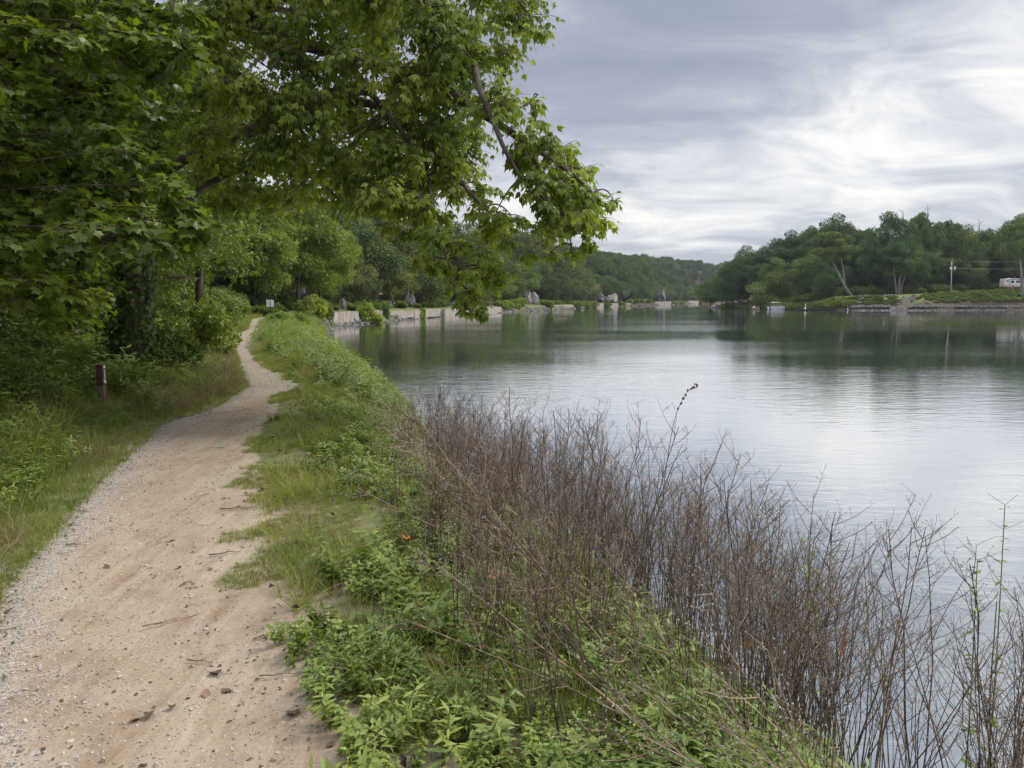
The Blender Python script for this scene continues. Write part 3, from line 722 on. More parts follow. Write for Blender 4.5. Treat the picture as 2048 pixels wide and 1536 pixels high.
# ------------------------------------------------------------------ crowns for the woods
def crown_mesh(name, seed, n_lobe, n_card, size, mat, rx=.34, z0=.22, z1=1.0, lobe_r=(.10, .17), skirt=0., shape=KITE, taper=.5):
    """a crown one unit high: leaf faces on the shells of many small lobes set round limbs"""
    g = np.random.RandomState(seed)
    zc = (z0+z1)/2; hz = (z1-z0)/2
    C = []
    while len(C) < n_lobe:
        p = g.uniform(-1, 1, 3); r = np.linalg.norm(p)
        if .35 < r < .93:
            zz = zc+hz*p[2]*.9; w = 1-taper*max(0, p[2])**1.5
            C.append((p[0]*rx*w, p[1]*rx*w, zz))
    C = np.array(C); LR = g.uniform(*lobe_r, n_lobe)*(1-.25*(C[:, 2]-z0)/(z1-z0))
    per = (LR**2/np.sum(LR**2)*n_card).astype(int)
    P, R, S, Q = [], [], [], []
    for c, lr, n, q in zip(C, LR, per, g.rand(n_lobe)):
        d = rdir(n, g); d[:, 2] = d[:, 2]*.8+.18; d = norm(d)
        rad = lr*(.62+.5*g.rand(n)**.6)*(1+.3*np.sin(d[:, 0]*5+q*9)*np.sin(d[:, 1]*6+q*7))
        p = c+d*rad[:, None]*np.array([1.1, 1.1, .72])
        nrm = norm(d+np.array([0, 0, .45])+g.randn(n, 3)*.55)
        out = norm(d+g.randn(n, 3)*.7+np.array([0, 0, -.35]))
        P.append(p); R.append(frames(out, nrm)); S.append(size*(.6+.8*g.rand(n))); Q.append(np.clip(.2+.55*q+.25*g.rand(n), 0, 1))
    b = MB(); b.copies(shape[0], shape[1], np.vstack(P), np.vstack(R), np.concatenate(S), np.concatenate(Q))
    me = b.mesh(name, [mat]); return me, C
def trunk_mesh(name, seed, C, r=.016, h=.85, mat=None):
    g = np.random.RandomState(seed); b = MB()
    P = smooth_path([(0, 0, -.03), (.01, 0, .2), (g.randn()*.02, g.randn()*.02, .45), (g.randn()*.03, g.randn()*.03, h)], 4)
    b.tube(P, np.linspace(r, r*.25, len(P)), 7, rough=.1)
    for c in C[:min(12, len(C))]:
        s = P[np.argmin(np.abs(P[:, 2]-(c[2]-.16)))]
        b.tube(quad_bez(s, (s+c)/2+(0, 0, .03), c, 5), np.linspace(r*.42, r*.1, 5), 4, cap=False)
    return b.mesh(name, [mat or M['bark']], True)
FAR = []
for k, (rx, z0, nl, tp) in enumerate([(.44, .06, 20, .4), (.38, .05, 22, .6), (.50, .05, 22, .35), (.36, .08, 18, .6), (.46, .02, 24, .5), (.42, .04, 20, .55)]):
    me, C = crown_mesh('crown', 40+k, nl, 8000, .034, M['far_leaf'], rx, z0, 1.0, (.12, .20), taper=tp)
    FAR.append((me, trunk_mesh('trunk', k, C, .015)))
BIG = []   # the big river-bank trees across the water, finer leaves
for k, (rx, z0, nl, tp, lr) in enumerate([(.38, .12, 60, .35, (.07, .12)), (.33, .10, 58, .5, (.06, .11)), (.44, .06, 66, .25, (.07, .12)), (.36, .02, 60, .4, (.065, .115)), (.40, .24, 50, .4, (.055, .10))]):
    me, C = crown_mesh('crown', 70+k, nl, 21000, .021, M['far_leaf'], rx, z0, 1.0, lr, taper=tp)
    BIG.append((me, trunk_mesh('trunk', 20+k, C, .014, mat=M['bark'])))
NEAR = []
for k, (rx, z0) in enumerate([(.34, .12), (.30, .05), (.38, .16)]):
    me, C = crown_mesh('crown', 90+k, 60, 42000, .0125, M['near_leaf'], rx, z0, 1.0, (.07, .125), shape=KITE, taper=.35)
    NEAR.append((me, trunk_mesh('trunk', 50+k, C, .016)))
MID = []
for k, (rx, z0) in enumerate([(.36, .08), (.32, .04), (.40, .10)]):
    me, C = crown_mesh('crown', 190+k, 85, 24000, .0215, M['near_leaf'], rx, z0, 1.0, (.05, .095), taper=.35)
    MID.append((me, trunk_mesh('trunk', 150+k, C, .014)))
def forest_tree(name, kit, x, y, h, label, group=None, wide=1., col=(1, 1, 1), z=None, cat='tree'):
    zz = float(ground_z(x, y)) if z is None else z
    t = empty(name, (x, y, zz-.1), random.uniform(0, 2*PI), (h*wide, h*wide, h))
    tag(t, label, cat, group)
    o = link('crown', kit[0], t); o.color = (*col, 1)
    link('trunk', kit[1], t); return t

def tint(g, k=.38):
    v = 1+g.uniform(-k, k); return (v*(1+g.uniform(-.12, .16)), v, v*(1+g.uniform(-.15, .15)))
g = np.random.RandomState(3)
# wood on the left close by, behind the maple and along the path
near_trees = [(-11.5, 11.5, 12, 'leafy dark green tree behind the maple beyond the short brown post'),
    (-13.5, 16.5, 13, 'dark tree rising behind the ivy covered trunk'),
    (-10.6, 19.5, 10.5, 'shaded bushy tree to the right of the ivy covered trunk'),
    (-14.5, 23.0, 13, 'dark tree filling the gap behind the slender bare trunk'),
    (-17.8, 29.5, 13, 'mid green tree on the slope behind the slender bare trunk'),
    (-17.2, 37.0, 12, 'fresh green tree left of the narrowing path'),
    (-20.4, 44.0, 13, 'bright leafy tree where the path narrows before the white sign'),
    (-26.2, 55.0, 15, 'light green tree overhanging the path left of the white sign'),
    (-24.5, 49.5, 14, 'tree set back behind the bright leafy ones left of the path'),
    (-14.5, 7.0, 12, 'dark tree at the very left edge behind the maple'),
    (-19.5, 12.0, 15, 'tall dark tree at the back of the left wood'),
    (-22.0, 20.0, 16, 'tall tree on the wooded slope deep behind the ivy trunk'),
    (-28.0, 33.0, 17, 'tall tree high on the slope behind the path bend'),
    (-34.0, 48.0, 18, 'tall tree high on the slope left of the white sign'),
    (-30.2, 69.0, 14, 'yellow green tree overhanging beyond the white sign'),
    (-26.4, 79.0, 13.0, 'light yellow green tree standing just right of the white sign'),
    (-24.2, 88.0, 15.0, 'yellow green tree with low boughs standing above the reddish rock'),
    (-23.4, 94.0, 12.5, 'light green tree at the near end of the bluff left of the first outcrop'),
    (-27.0, 66.0, 14.0, 'fresh green tree whose boughs hang behind the white sign'),
    (-35.5, 78.0, 17, 'tall green tree behind the yellow green ones past the sign')]
for i, (x, y, h, lab) in enumerate(near_trees):
    bright_ = 1.0 if y < 35 else 1.3  # trees farther along the path get a brighter leaf colour
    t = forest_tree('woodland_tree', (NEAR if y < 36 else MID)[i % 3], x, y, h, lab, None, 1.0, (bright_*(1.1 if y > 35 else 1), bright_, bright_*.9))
# slender trunk beside the path
def slender_tree():
    t = empty('slender_tree', (0, 0, 0)); tag(t, 'slender tree with a bare mottled trunk standing in shrubs left of the path', 'tree')
    x, y = -8.9+.0, 22.0
    base = np.array([(400-1024)/FPX*22.0, 22.0, ground_z(x, y)-.1])
    P = smooth_path([base, base+(.03, 0, 1.6), base+(.10, 0, 3.2), base+(0, 0, 5), base+(.3, .1, 7.5)])
    b = MB(); b.tube(P, np.linspace(.125, .05, len(P)), 9, rough=.1); link('trunk', b.mesh('trunk', [M['bark']], True), t)
    gg = np.random.RandomState(8); tw = MB(); C, Rr = [], []
    for k in range(30):
        s = P[gg.randint(7, len(P))]; a = gg.rand()*2*PI; L = gg.uniform(.6, 2.4)
        c = s+np.array([math.cos(a)*L, math.sin(a)*L, gg.uniform(-.6, .6)]); C.append(c); Rr.append(gg.uniform(.35, .6))
        tw.tube(quad_bez(s, (s+c)/2+(0, 0, .2), c, 5), np.linspace(.03, .007, 5), 5, cap=False)
    PP, R, S, Q = leafy_sprays(C, Rr, gg, 14, 'simple', .12, .6, tw)
    o = link('twigs', tw.mesh('twigs', [M['bark']], True), t); o['kind'] = 'stuff'
    b = MB(); b.copies(OVATE[0], OVATE[1], PP, R, S, Q); o = link('foliage', b.mesh('foliage', [M['near_leaf']]), t); o['kind'] = 'stuff'
    o.color = (1.35, 1.3, 1, 1)
slender_tree()

# wooded bluff along the far left bank: every tree to about 350 m away, then the far wood
OUT = [(684, 20), (787, 26), (816, 18), (905, 16), (983, 14), (1061, 26), (1212, 32), (1238, 24), (1287, 26), (1318, 24), (605, 20)]
def near_outcrop(x, y, m=4): q = x/y*FPX+1024; return any(abs(q-p) < w*.5+m for p, w in OUT)
def bluff():
    gg = np.random.RandomState(21); n = 0; y = 84.0
    while y < 360:
        step = np.interp(y, [84, 360], [6.2, 12.0])
        rows = 5 if y < 190 else 4
        for k in range(rows):
            yy = y+gg.uniform(-.4, .4)*step
            off = np.interp(yy, [84, 150, 300, 800], [8.5, 9, 10, 13]) + k*np.interp(yy, [84, 360], [4.8, 7.5]) + gg.uniform(-1.3, 1.3)
            x = shore_x(yy)-off*np.sqrt(1+.06)
            if k == 0 and near_outcrop(x, yy, 1): continue
            h = np.interp(yy, [84, 140, 360], [9.5, 11.5, 14])*gg.uniform(.7, 1.25)*(.75 if k == 0 else 1)
            kit = FAR[gg.randint(len(FAR))]
            lab = ['round leafy tree at the foot of the wooded bluff behind the slab wall', 'green tree growing on the slope of the wooded bluff across the bend',
                   'green tree growing on the slope of the wooded bluff across the bend', 'tree along the skyline of the wooded bluff', 'tree along the skyline of the wooded bluff'][min(k, rows-1) if k < rows-1 else 4]
            grp = {'round': 'trees at the foot of the bluff', 'green': 'trees on the bluff slope', 'tree ': 'trees along the bluff skyline'}[lab[:5]]
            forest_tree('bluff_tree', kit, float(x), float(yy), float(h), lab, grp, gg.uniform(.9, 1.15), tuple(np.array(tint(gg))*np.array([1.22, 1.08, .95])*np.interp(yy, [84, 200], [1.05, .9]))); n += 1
        y += step
    P, Rt, S = [], [], []
    y = 366.
    while y < 1000:
        step = np.interp(y, [360, 1000], [7.5, 15])
        for k in range(8):
            yy = y+gg.uniform(-.5, .5)*step
            off = np.interp(yy, [300, 800], [10, 13]) + k*np.interp(yy, [360, 1000], [6.5, 9]) + gg.uniform(-2, 2)
            x = shore_x(yy)-off*np.sqrt(1+.16); P.append((x, yy, 0)); Rt.append((0, 0, gg.rand()*6.28)); S.append(gg.uniform(9, 14))
        y += step
    P = np.array(P); P[:, 2] = ground_z(P[:, 0], P[:, 1])-.3
    scatter('far_forest', [f[0] for f in FAR], P, Rt, S)
    return n
bluff()
# ------------------------------------------------------------------ concrete slab wall, outcrops, stones on the far left bank
def slab(x0, y0, x1, y1, h, zb=-.15, tilt=0.):
    """one cast slab, a length of wall leaning on the bank"""
    d = math.hypot(x1-x0, y1-y0); rz = math.atan2(y1-y0, x1-x0)
    b = MB(); n = max(4, int(d/1.2)); th = .45
    xs = np.linspace(0, d, n+1); gg = np.random.RandomState(int(abs(x0*10+y0*7)))
    top = h+gg.randn(n+1)*.02; cut = np.clip((xs/d-.0), 0, 1)*0
    lift = np.interp(xs, [0, d*.35, d], [tilt*.6, 0, tilt])
    rows = []
    for yy, zz in ((0, 0), (0, 1), (th, 1), (th, 0)):
        rows.append(np.stack([xs, np.full(n+1, yy)+(.05 if zz else 0), (zb+lift if zz == 0 else top)], 1))
    v = np.vstack(rows); m = n+1; q = []
    for i in range(n):
        for r in range(4):
            a = r*m+i; c = ((r+1) % 4)*m+i; q.append((a, a+1, c+1, c))
    q += [(0, m, 2*m, 3*m), (n, 3*m+n, 2*m+n, m+n)]
    b.add(v @ np.array(Matrix.Rotation(rz, 3, 'Z')).T, None, q)
    o = link('concrete_slab', b.mesh('concrete_slab', [M['concrete']]), None, (x0, y0, 0)); return o
def wall_from_px(pa, pb, ya, yb, htop, label, tilt=0., z0=0.):
    """pa, pb picture columns of the slab's ends; ya, yb how far off they stand"""
    o = slab((pa-1024)/FPX*ya, ya, (pb-1024)/FPX*yb, yb, htop, z0, tilt); tag(o, label, 'concrete wall', 'broken concrete wall along the left bank', 'thing'); return o
wall_from_px(668, 719, 84.5, 97, 1.62, 'nearest pale concrete slab, its lower edge angled down to the rocks', .45, .05)
wall_from_px(742, 778, 104, 112, 1.50, 'short concrete slab half hidden between two green bushes', 0, .2)
wall_from_px(779.5, 829, 113, 120, 1.38, 'long concrete slab with a dark undercut gap right of the two bushes', .12, .25)
wall_from_px(830, 843, 121, 124, 1.35, 'very short concrete slab between two long ones', 0, .1)
wall_from_px(850, 882, 127, 136, 1.45, 'concrete slab left of the hanging branch tips, rocks below it', .1, .15)
wall_from_px(890, 932, 138, 146, 1.40, 'concrete slab behind the hanging branch tips', 0, -.1)
wall_from_px(933, 976, 147, 157, 1.42, 'straight concrete slab seen just right of the hanging branch tips', .05, 0.)
wall_from_px(977, 1003.5, 163, 182, 1.40, 'concrete slab with a rounded lower corner left of the low hedge', .3, -.1)
wall_from_px(1054, 1087, 219, 224, 1.45, 'concrete slab right of the low hedge below the pale outcrop', 0, -.1)
wall_from_px(1099, 1147, 236, 262, 1.30, 'low broken concrete slab past the slab under the pale outcrop', .5, .1)
wall_from_px(1150, 1165, 270, 280, 1.0, 'tiny concrete slab remnant on the distant bank', .3, 0)
wall_from_px(1194, 1207, 305, 330, 1.6, 'distant concrete slab, left one of a close pair', .1, 0)
wall_from_px(1219, 1235, 338, 356, 1.6, 'distant concrete slab, right one of a close pair', .1, 0)
wall_from_px(1241, 1262, 362, 385, 1.5, 'distant concrete slab among bank bushes', .3, 0)
wall_from_px(1309, 1341, 430, 446, 2.2, 'far concrete slab below the tall pinkish cliff', 0, 0)
wall_from_px(1343, 1352, 470, 500, 1.9, 'farthest but one concrete slab', .1, 0)
wall_from_px(1375, 1396, 600, 640, 2.4, 'farthest concrete slab at the tip of the right bank trees', 0, 0)

def crag(b, c, rx, ry, rz_, seed):
    gg = np.random.RandomState(seed); v, t = ico(3); v = v.copy()
    for k in range(26):
        n_ = gg.randn(3)*[1, 1, .45]; n_ /= np.linalg.norm(n_); h = v @ n_; v = v-np.clip(h-gg.uniform(.52, .86), 0, None)[:, None]*n_
    v += .05*gg.randn(*v.shape)
    v[:, :2] *= (1-.42*np.clip(v[:, 2:3], -.6, 1)); v[:, 0] += .18*v[:, 2]*gg.randn()
    b.add(v*[rx, ry, rz_]+np.array(c), t, None, gg.rand())
def outcrop(px, ybot, ytop, wpx, d, label, seed):
    ds = np.linspace(84, 520, 3000); off = shore_x(ds)-(px-1024)/FPX*ds; cand = ds[(off > 7.6) & (off < 9.0) & (np.abs(ds-d) < 90)]
    if len(cand): d = cand[np.argmin(np.abs(cand-d))]
    c = at(px, (ybot+ytop)/2, d); w = 1.35*wpx/FPX*d; h = .82*(ybot-ytop)/FPX*d
    b = MB(); gg = np.random.RandomState(seed)
    for k in range(4):
        u = -.30+.60*k/3+gg.randn()*.05; hh = h*gg.uniform(.38, .62)*(1-.45*abs(u))
        crag(b, (u*w, gg.uniform(0, .3)*w, -h*.5+hh*.75), w*gg.uniform(.26, .38), w*.45, hh*1.2, seed*9+k)
    o = link('rock_outcrop', b.mesh('rock_outcrop', [M['limestone']]), None, tuple(c)); tag(o, label, 'rock outcrop', 'pale rock outcrops below the wooded bluff'); return o
outcrop(684, 624, 594, 18, 102, 'pale grey rock outcrop standing behind the nearest concrete slab', 1)
outcrop(787, 624, 594, 26, 126, 'grey boulder shaped outcrop behind the long undercut slab', 2)
outcrop(816, 612, 577, 18, 133, 'tall leaning pale rock outcrop right of the grey boulder one', 3)
outcrop(905, 618, 602, 14, 152, 'small pale outcrop behind the hanging branch tips', 4)
outcrop(983, 616, 597, 14, 172, 'grey outcrop beside the low hedge', 5)
outcrop(1061, 613, 578, 26, 238, 'pointed pale outcrop above a slab beyond the low hedge', 6)
outcrop(1212, 606, 584, 32, 345, 'wide grey rock face on the distant bluff', 7)
outcrop(1238, 597, 573, 22, 352, 'pinkish rock face higher up beside the wide grey one', 8)
outcrop(1287, 606, 591, 24, 400, 'low rock face left of the tall pinkish cliff', 9)
outcrop(1318, 606, 570, 21, 448, 'tall pinkish cliff on the far bluff', 10)
outcrop(605, 604, 576, 22, 88, 'reddish rock showing through leaves right of the white sign', 11)
outcrop(588, 582, 556, 12, 90, 'small pale rock high among leaves above the white sign', 12)

ROCKS = []
for k in range(5):
    b = MB(); b.blob((0, 0, 0), 1, 300+k, 1, .25, (1, .8, .6), rnd=k/5); ROCKS.append(b.mesh('rock', [M['riprap']]))
def shore_rocks(name, y0, y1, n, smin, smax, s0=-.4, s1=1.1, seed=1):
    gg = np.random.RandomState(seed); y = gg.uniform(y0, y1, n); s = gg.uniform(s0, s1, n)
    x = shore_x(y)-s*1.03; z = np.maximum(ground_z(x, y), -.1)+.02
    scatter(name, ROCKS, np.stack([x, y, z], 1), gg.rand(n, 3)*[.6, .6, 6.28], gg.uniform(smin, smax, n))
shore_rocks('shore_stones', 74, 170, 900, .12, .42, seed=2)
shore_rocks('distant_shore_stones', 170, 440, 600, .2, .6, seed=3)
# ------------------------------------------------------------------ shrubs, bank bushes
def shrub_mesh(seed, n, size, shape, mat, h=1., w=.9, lobes=14):
    gg = np.random.RandomState(seed); P, R, S, Q = [], [], [], []
    for k in range(lobes):
        a = gg.rand()*2*PI; rr = w*.7*math.sqrt(gg.rand()); zz = gg.uniform(.15, .85)*h*(1-.35*(rr/w))
        c = np.array([math.cos(a)*rr, math.sin(a)*rr, zz]); lr = gg.uniform(.2, .36)*w; m = n//lobes
        d = rdir(m, gg); d[:, 2] = d[:, 2]*.8+.2
        P.append(c+d*lr*(.5+.55*gg.rand(m, 1))); R.append(frames(norm(d+gg.randn(m, 3)*.6-np.array([0, 0, .2])), norm(d+np.array([0, 0, .7])+gg.randn(m, 3)*.5)))
        S.append(size*(.6+.8*gg.rand(m))); Q.append(np.clip(gg.rand()*.6+.4*gg.rand(m), 0, 1))
    b = MB(); b.copies(shape[0], shape[1], np.vstack(P), np.vstack(R), np.concatenate(S), np.concatenate(Q)); 
    for k in range(7):
        a = gg.rand()*2*PI; e = np.array([math.cos(a)*w*.5, math.sin(a)*w*.5, h*.8]); b.tube(quad_bez(np.array([0, 0, -.05]), e*[.3, .3, .6], e, 4), [.02, .014, .009, .004], 3, mat=1, cap=False)
    return b.mesh('shrub', [mat, M['bark']])
SHR = [shrub_mesh(60+k, 2600, .085, OVATE, M['shrub_leaf'], 1., .8) for k in range(4)]
SHRF = [shrub_mesh(70+k, 1300, .16, KITE, M['shrub_leaf'], 1., .8) for k in range(3)]
SHRD = [shrub_mesh(80+k, 2400, .075, OVATE, M['near_leaf'], 1., .8) for k in range(3)]
def bank_bush(px, d, h, w, label, col=(1, 1, 1), s=0.8, group=None):
    x = (px-1024)/FPX*d; z = float(max(ground_z(x, d), .15))
    o = link('bank_bush', SHRF[random.randrange(3)], None, (x, d, z-.1), random.random()*6, (w, w, h)); o.color = (*col, 1)
    tag(o, label, 'bush', group); return o
bank_bush(612, 79, 2.0, 1.7, 'light green bush on the rocks left of the nearest concrete slab', (1.25, 1.2, .9))
bank_bush(636, 81, 2.3, 1.6, 'yellowish bush second left of the nearest concrete slab', (1.5, 1.4, .8))
bank_bush(657, 83, 2.0, 1.1, 'dark green bush touching the left end of the nearest slab', (.9, 1, .9))
bank_bush(733, 100, 2.5, 2.0, 'round bright bush between the first two concrete slabs', (1.35, 1.35, .9))
bank_bush(752, 101, 1.4, 1.5, 'low light green bush spilling right of the round bright bush', (1.6, 1.55, .9))
bank_bush(771, 110, 2.4, 1.2, 'dark upright bush left of the long undercut slab', (.85, .95, 1.0))
bank_bush(846, 126, 1.8, .9, 'small bush between the short slab and its right neighbour', (1.1, 1.2, .8))
bank_bush(839, 124, 1.2, .8, 'tiny bush against the very short slab', (1.2, 1.2, .8))
for k, q in enumerate(np.linspace(1008, 1043, 5)):
    bank_bush(q, np.interp(q, [1003, 1048], [188, 214]), 2.3, 2.6, 'low green shrub in the hedge like row on the bank between two slabs', (1.25, 1.3, .9), group='hedge like row of shrubs on the bank')
for k, (q, d) in enumerate([(1093, 230), (1155, 268), (1172, 286), (1186, 300), (1213, 333), (1240, 362), (1258, 385), (1270, 395), (1283, 405), (1297, 420), (1348, 470), (1362, 520), (1400, 640)]):
    bank_bush(q, d, 2.4, 3.2, 'small far green shrub on the waterline of the left bank', (1.1, 1.15, .9), group='small shrubs along the distant left waterline')
# undergrowth under the bluff and around the wall
gg = np.random.RandomState(33)
def veg_on_left(name, protos, n, y0, y1, s0, s1, smin, smax, seed, hl=None, lift=0.):
    gg = np.random.RandomState(seed); y = y0+(y1-y0)*gg.rand(n)**1.3; s = gg.uniform(s0, s1, n); x = shore_x(y)-s*1.05
    okk = np.array([not near_outcrop(a, c, 1) for a, c in zip(x, y)]); x, y = x[okk], y[okk]; n = len(x)
    z = ground_z(x, y)-.08+lift; sc = gg.uniform(smin, smax, n)
    return scatter(name, protos, np.stack([x, y, z], 1), gg.rand(n, 3)*[.15, .15, 6.28], np.stack([sc*1.1, sc*1.1, sc], 1))
veg_on_left('bluff_undergrowth', SHRF, 2400, 74, 480, 4.5, 24, .5, 1.5, 5)
# undergrowth under the near wood left of the path
n = 520; y = 5.5+75*gg.rand(n)**1.6; l = np.interp(y, PATH_Y, PATH_L); off = 2.3+11*gg.rand(n)
x = l-off; sc = gg.uniform(.5, 1.05, n)*np.clip(.45+off*.20, .5, 1.8)
scatter('wood_undergrowth', SHR[:3]+SHRD[:2], np.stack([x, y, ground_z(x, y)-.1], 1), gg.rand(n, 3)*[.3, .3, 6.28], np.stack([sc, sc, sc*.95], 1))
n = 210; y = 34+62*gg.rand(n); x = np.interp(y, PATH_Y, PATH_L)-gg.uniform(1.6, 8, n); sc = gg.uniform(1.2, 2.7, n)
scatter('hanging_undergrowth', SHR, np.stack([x, y, ground_z(x, y)-.1], 1), gg.rand(n, 3)*[.2, .2, 6.28], np.stack([sc, sc, sc*.95], 1))
# distinct near shrubs
def shrub(px, d, h, w, label, protos=SHR, col=(1, 1, 1)):
    x = (px-1024)/FPX*d; o = link('shrub', protos[random.randrange(len(protos))], None, (x, d, float(ground_z(x, d))-.1), random.random()*6, (w, w, h)); o.color = (*col, 1)
    tag(o, label, 'shrub'); return o
shrub(40, 9.6, .8, .7, 'broad leaved shrub at the left edge behind the grass', SHR, (.95, 1.0, .9))
shrub(120, 11.6, .6, .55, 'dense low shrub left of the short brown post', SHRD, (1.2, 1.2, 1))
shrub(262, 14.2, .9, .9, 'tangled dull green shrub just behind the short brown post', SHRD, (1.3, 1.25, 1.1))
shrub(330, 15.0, 1.35, 1.2, 'grey green shrub right of the short brown post', SHR, (.85, .92, .95))
shrub(395, 19.5, 1.7, 1.4, 'yellow green shrub at the foot of the slender trunk', SHR, (1.35, 1.3, .9))
shrub(430, 27.5, 1.5, 1.4, 'green shrub left of the pinched part of the path', SHR, (1.2, 1.25, .9))
shrub(462, 46, 1.3, 1.6, 'bush on the left side of the far path', SHR, (1.1, 1.25, .95))
shrub(567, 52, 1.0, 1.3, 'tall feathery green weeds on the bank right of the far path', SHR, (1.0, 1.25, .95))
shrub(598, 57, 1.3, 1.5, 'leafy weeds on the bank between the path and the rocks', SHR, (1.3, 1.3, .9))
shrub(558, 58, .7, 1.3, 'light weeds on the bank below the white sign', SHR, (1.6, 1.5, .9))

# ------------------------------------------------------------------ grass and weeds
def tuft_mesh(seed, nb, h, spread, width, mat, lean=.5, segs=3):
    gg = np.random.RandomState(seed); b = MB()
    for k in range(nb):
        a = gg.rand()*2*PI; d = np.array([math.cos(a), math.sin(a), 0]); L = h*gg.uniform(.5, 1.1); ln = lean*gg.uniform(.2, 1.2)
        p0 = d*spread*gg.rand()+np.array([0, 0, -.02]); t = np.linspace(0, 1, segs+1)
        pts = p0+np.outer(t, [0, 0, L])*(1-.25*ln)+np.outer(t**2, d)*L*ln - np.outer(t**3, [0, 0, L*.32*ln])
        sd = np.cross(d, [0, 0, 1]); sd = sd*math.cos(gg.randn()*.5)+np.array([0, 0, 0]); w = width*gg.uniform(.7, 1.3)*(1-t**1.6*.95)
        v = np.vstack([pts-sd*w[:, None]/2, pts+sd*w[:, None]/2]); m = segs+1
        b.add(v, None, [(i, i+1, m+i+1, m+i) for i in range(segs)], gg.rand())
    return b.mesh('tuft', [mat])
SHORT = [tuft_mesh(100+k, 16, .10, .05, .0045, M['grass'], .8) for k in range(4)]
LONG = [tuft_mesh(110+k, 18, .42, .10, .007, M['grass'], .75, 4) for k in range(5)]
STRAW = [tuft_mesh(120+k, 9, .48, .08, .005, M['straw'], .8, 4) for k in range(3)]
def weed_mesh(seed, h, pairs, size, shape, mat, wide=1.):
    gg = np.random.RandomState(seed); b = MB(); st = MB(); P, R, S, Q = [], [], [], []
    for stem_ in range(gg.randint(2, 4)):
        a0 = gg.rand()*6.28; lean = np.array([math.cos(a0), math.sin(a0), 0])*gg.uniform(.1, .5)*h
        e = lean+np.array([0, 0, h*gg.uniform(.6, 1.)]); pts = quad_bez(np.zeros(3), e*[.3, .3, .6], e, 5)
        b.tube(pts, [.003, .0028, .0024, .002, .001], 3, mat=1, cap=False)
        for k in range(pairs):
            t = .25+.75*k/(pairs-1); p = (1-t)**2*0+2*t*(1-t)*e*[.3, .3, .6]+t*t*e
            for sgn in (0, PI):
                a = k*PI/2+sgn+gg.randn()*.3; d = np.array([math.cos(a), math.sin(a), gg.uniform(-.15, .45)])
                P.append(p); R.append(frames(d[None], np.array([[0, 0, 1.]])+gg.randn(1, 3)*.2)[0]); S.append(size*(1.15-.5*t)*gg.uniform(.75, 1.2)); Q.append(gg.rand()*.5+.5*t)
    b.copies(shape[0]*[wide, 1, 1], shape[1], np.array(P), np.array(R), np.array(S), np.array(Q))
    return b.mesh('weed', [mat, M['shrub_leaf']])
WEED = [weed_mesh(130+k, .18, 7, .052, OVATE, M['weed_leaf'], 1.2) for k in range(5)]
WEEDL = [weed_mesh(140+k, .30, 7, .10, LANCE, M['weed_leaf'], 1.3) for k in range(3)]

def ground_pts(x, y, lift=0.): return np.stack([x, y, ground_z(x, y)+lift], 1)
def tilt_rot(gg, n, a=.15): return np.stack([gg.randn(n)*a, gg.randn(n)*a, gg.rand(n)*6.28], 1)
# right verge: worn short grass next to the path, then thicker weeds to the water
gg = np.random.RandomState(44)
def right_side(n, o0, o1, y0, y1, powr=1.6, margin=.15):
    y = y0+(y1-y0)*gg.rand(n)**powr; r = np.interp(y, PATH_Y, PATH_R); sh = shore_x(y)
    x = r+o0+(o1-o0)*gg.rand(n); ok = (s_left(x, y) > margin) & (path_in(x, y) < .05); return x[ok], y[ok]
x, y = right_side(52000, -.10, 1.5, 1.6, 24, 1.5)
pat = fbm(x*1.3, y*1.3, 71, 4); off = x-np.interp(y, PATH_Y, PATH_R)
ok = pat > .30-.45*np.clip(off, 0, 1.)-.25*sstep(7, 14, y); x, y = x[ok], y[ok]
sc = gg.uniform(.3, 1.0, len(x))*(.7+.4*sstep(5, 14, y))
scatter('verge_grass', SHORT, ground_pts(x, y), tilt_rot(gg, len(x), .3), sc)
x, y = right_side(12500, .08, 4.5, 1.6, 26, 1.7)
off = x-np.interp(y, PATH_Y, PATH_R); ok = fbm(x*.8, y*.8, 72, 3) > np.where(y < 3.6, .26, .44)-.80*np.clip(off-np.where(y < 3.6, .0, .42), 0, .9); x, y = x[ok], y[ok]
scatter('bank_weeds', WEED+WEEDL[:1], ground_pts(x, y), tilt_rot(gg, len(x), .3), gg.uniform(.30, 1.0, len(x))*(1+.45*fbm(x*1.7, y*1.7, 88, 2)))
x, y = right_side(8500, .3, 4.5, 1.8, 26, 1.5); ok = fbm(x*.9, y*.9, 73, 3) > -.14; x, y = x[ok], y[ok]
scatter('bank_grass', LONG+STRAW[:1], ground_pts(x, y), tilt_rot(gg, len(x), .25), gg.uniform(.35, .80, len(x)))
x, y = right_side(9000, -.1, 6.0, 16, 85, 1.3); s_ = s_left(x, y)
scatter('bank_grass_beyond', LONG, ground_pts(x, y), tilt_rot(gg, len(x), .25), gg.uniform(.6, 1.2, len(x))*(1+.25*sstep(25, 60, y))*np.clip((x-np.interp(y, PATH_Y, PATH_R))*.5+.35, .3, 1.))
x, y = right_side(1500, .5, 6.0, 14, 85, 1.2)
scatter('bank_weeds_beyond', WEEDL+SHR[:1]*0, ground_pts(x, y), tilt_rot(gg, len(x), .25), gg.uniform(1.0, 2.1, len(x)))
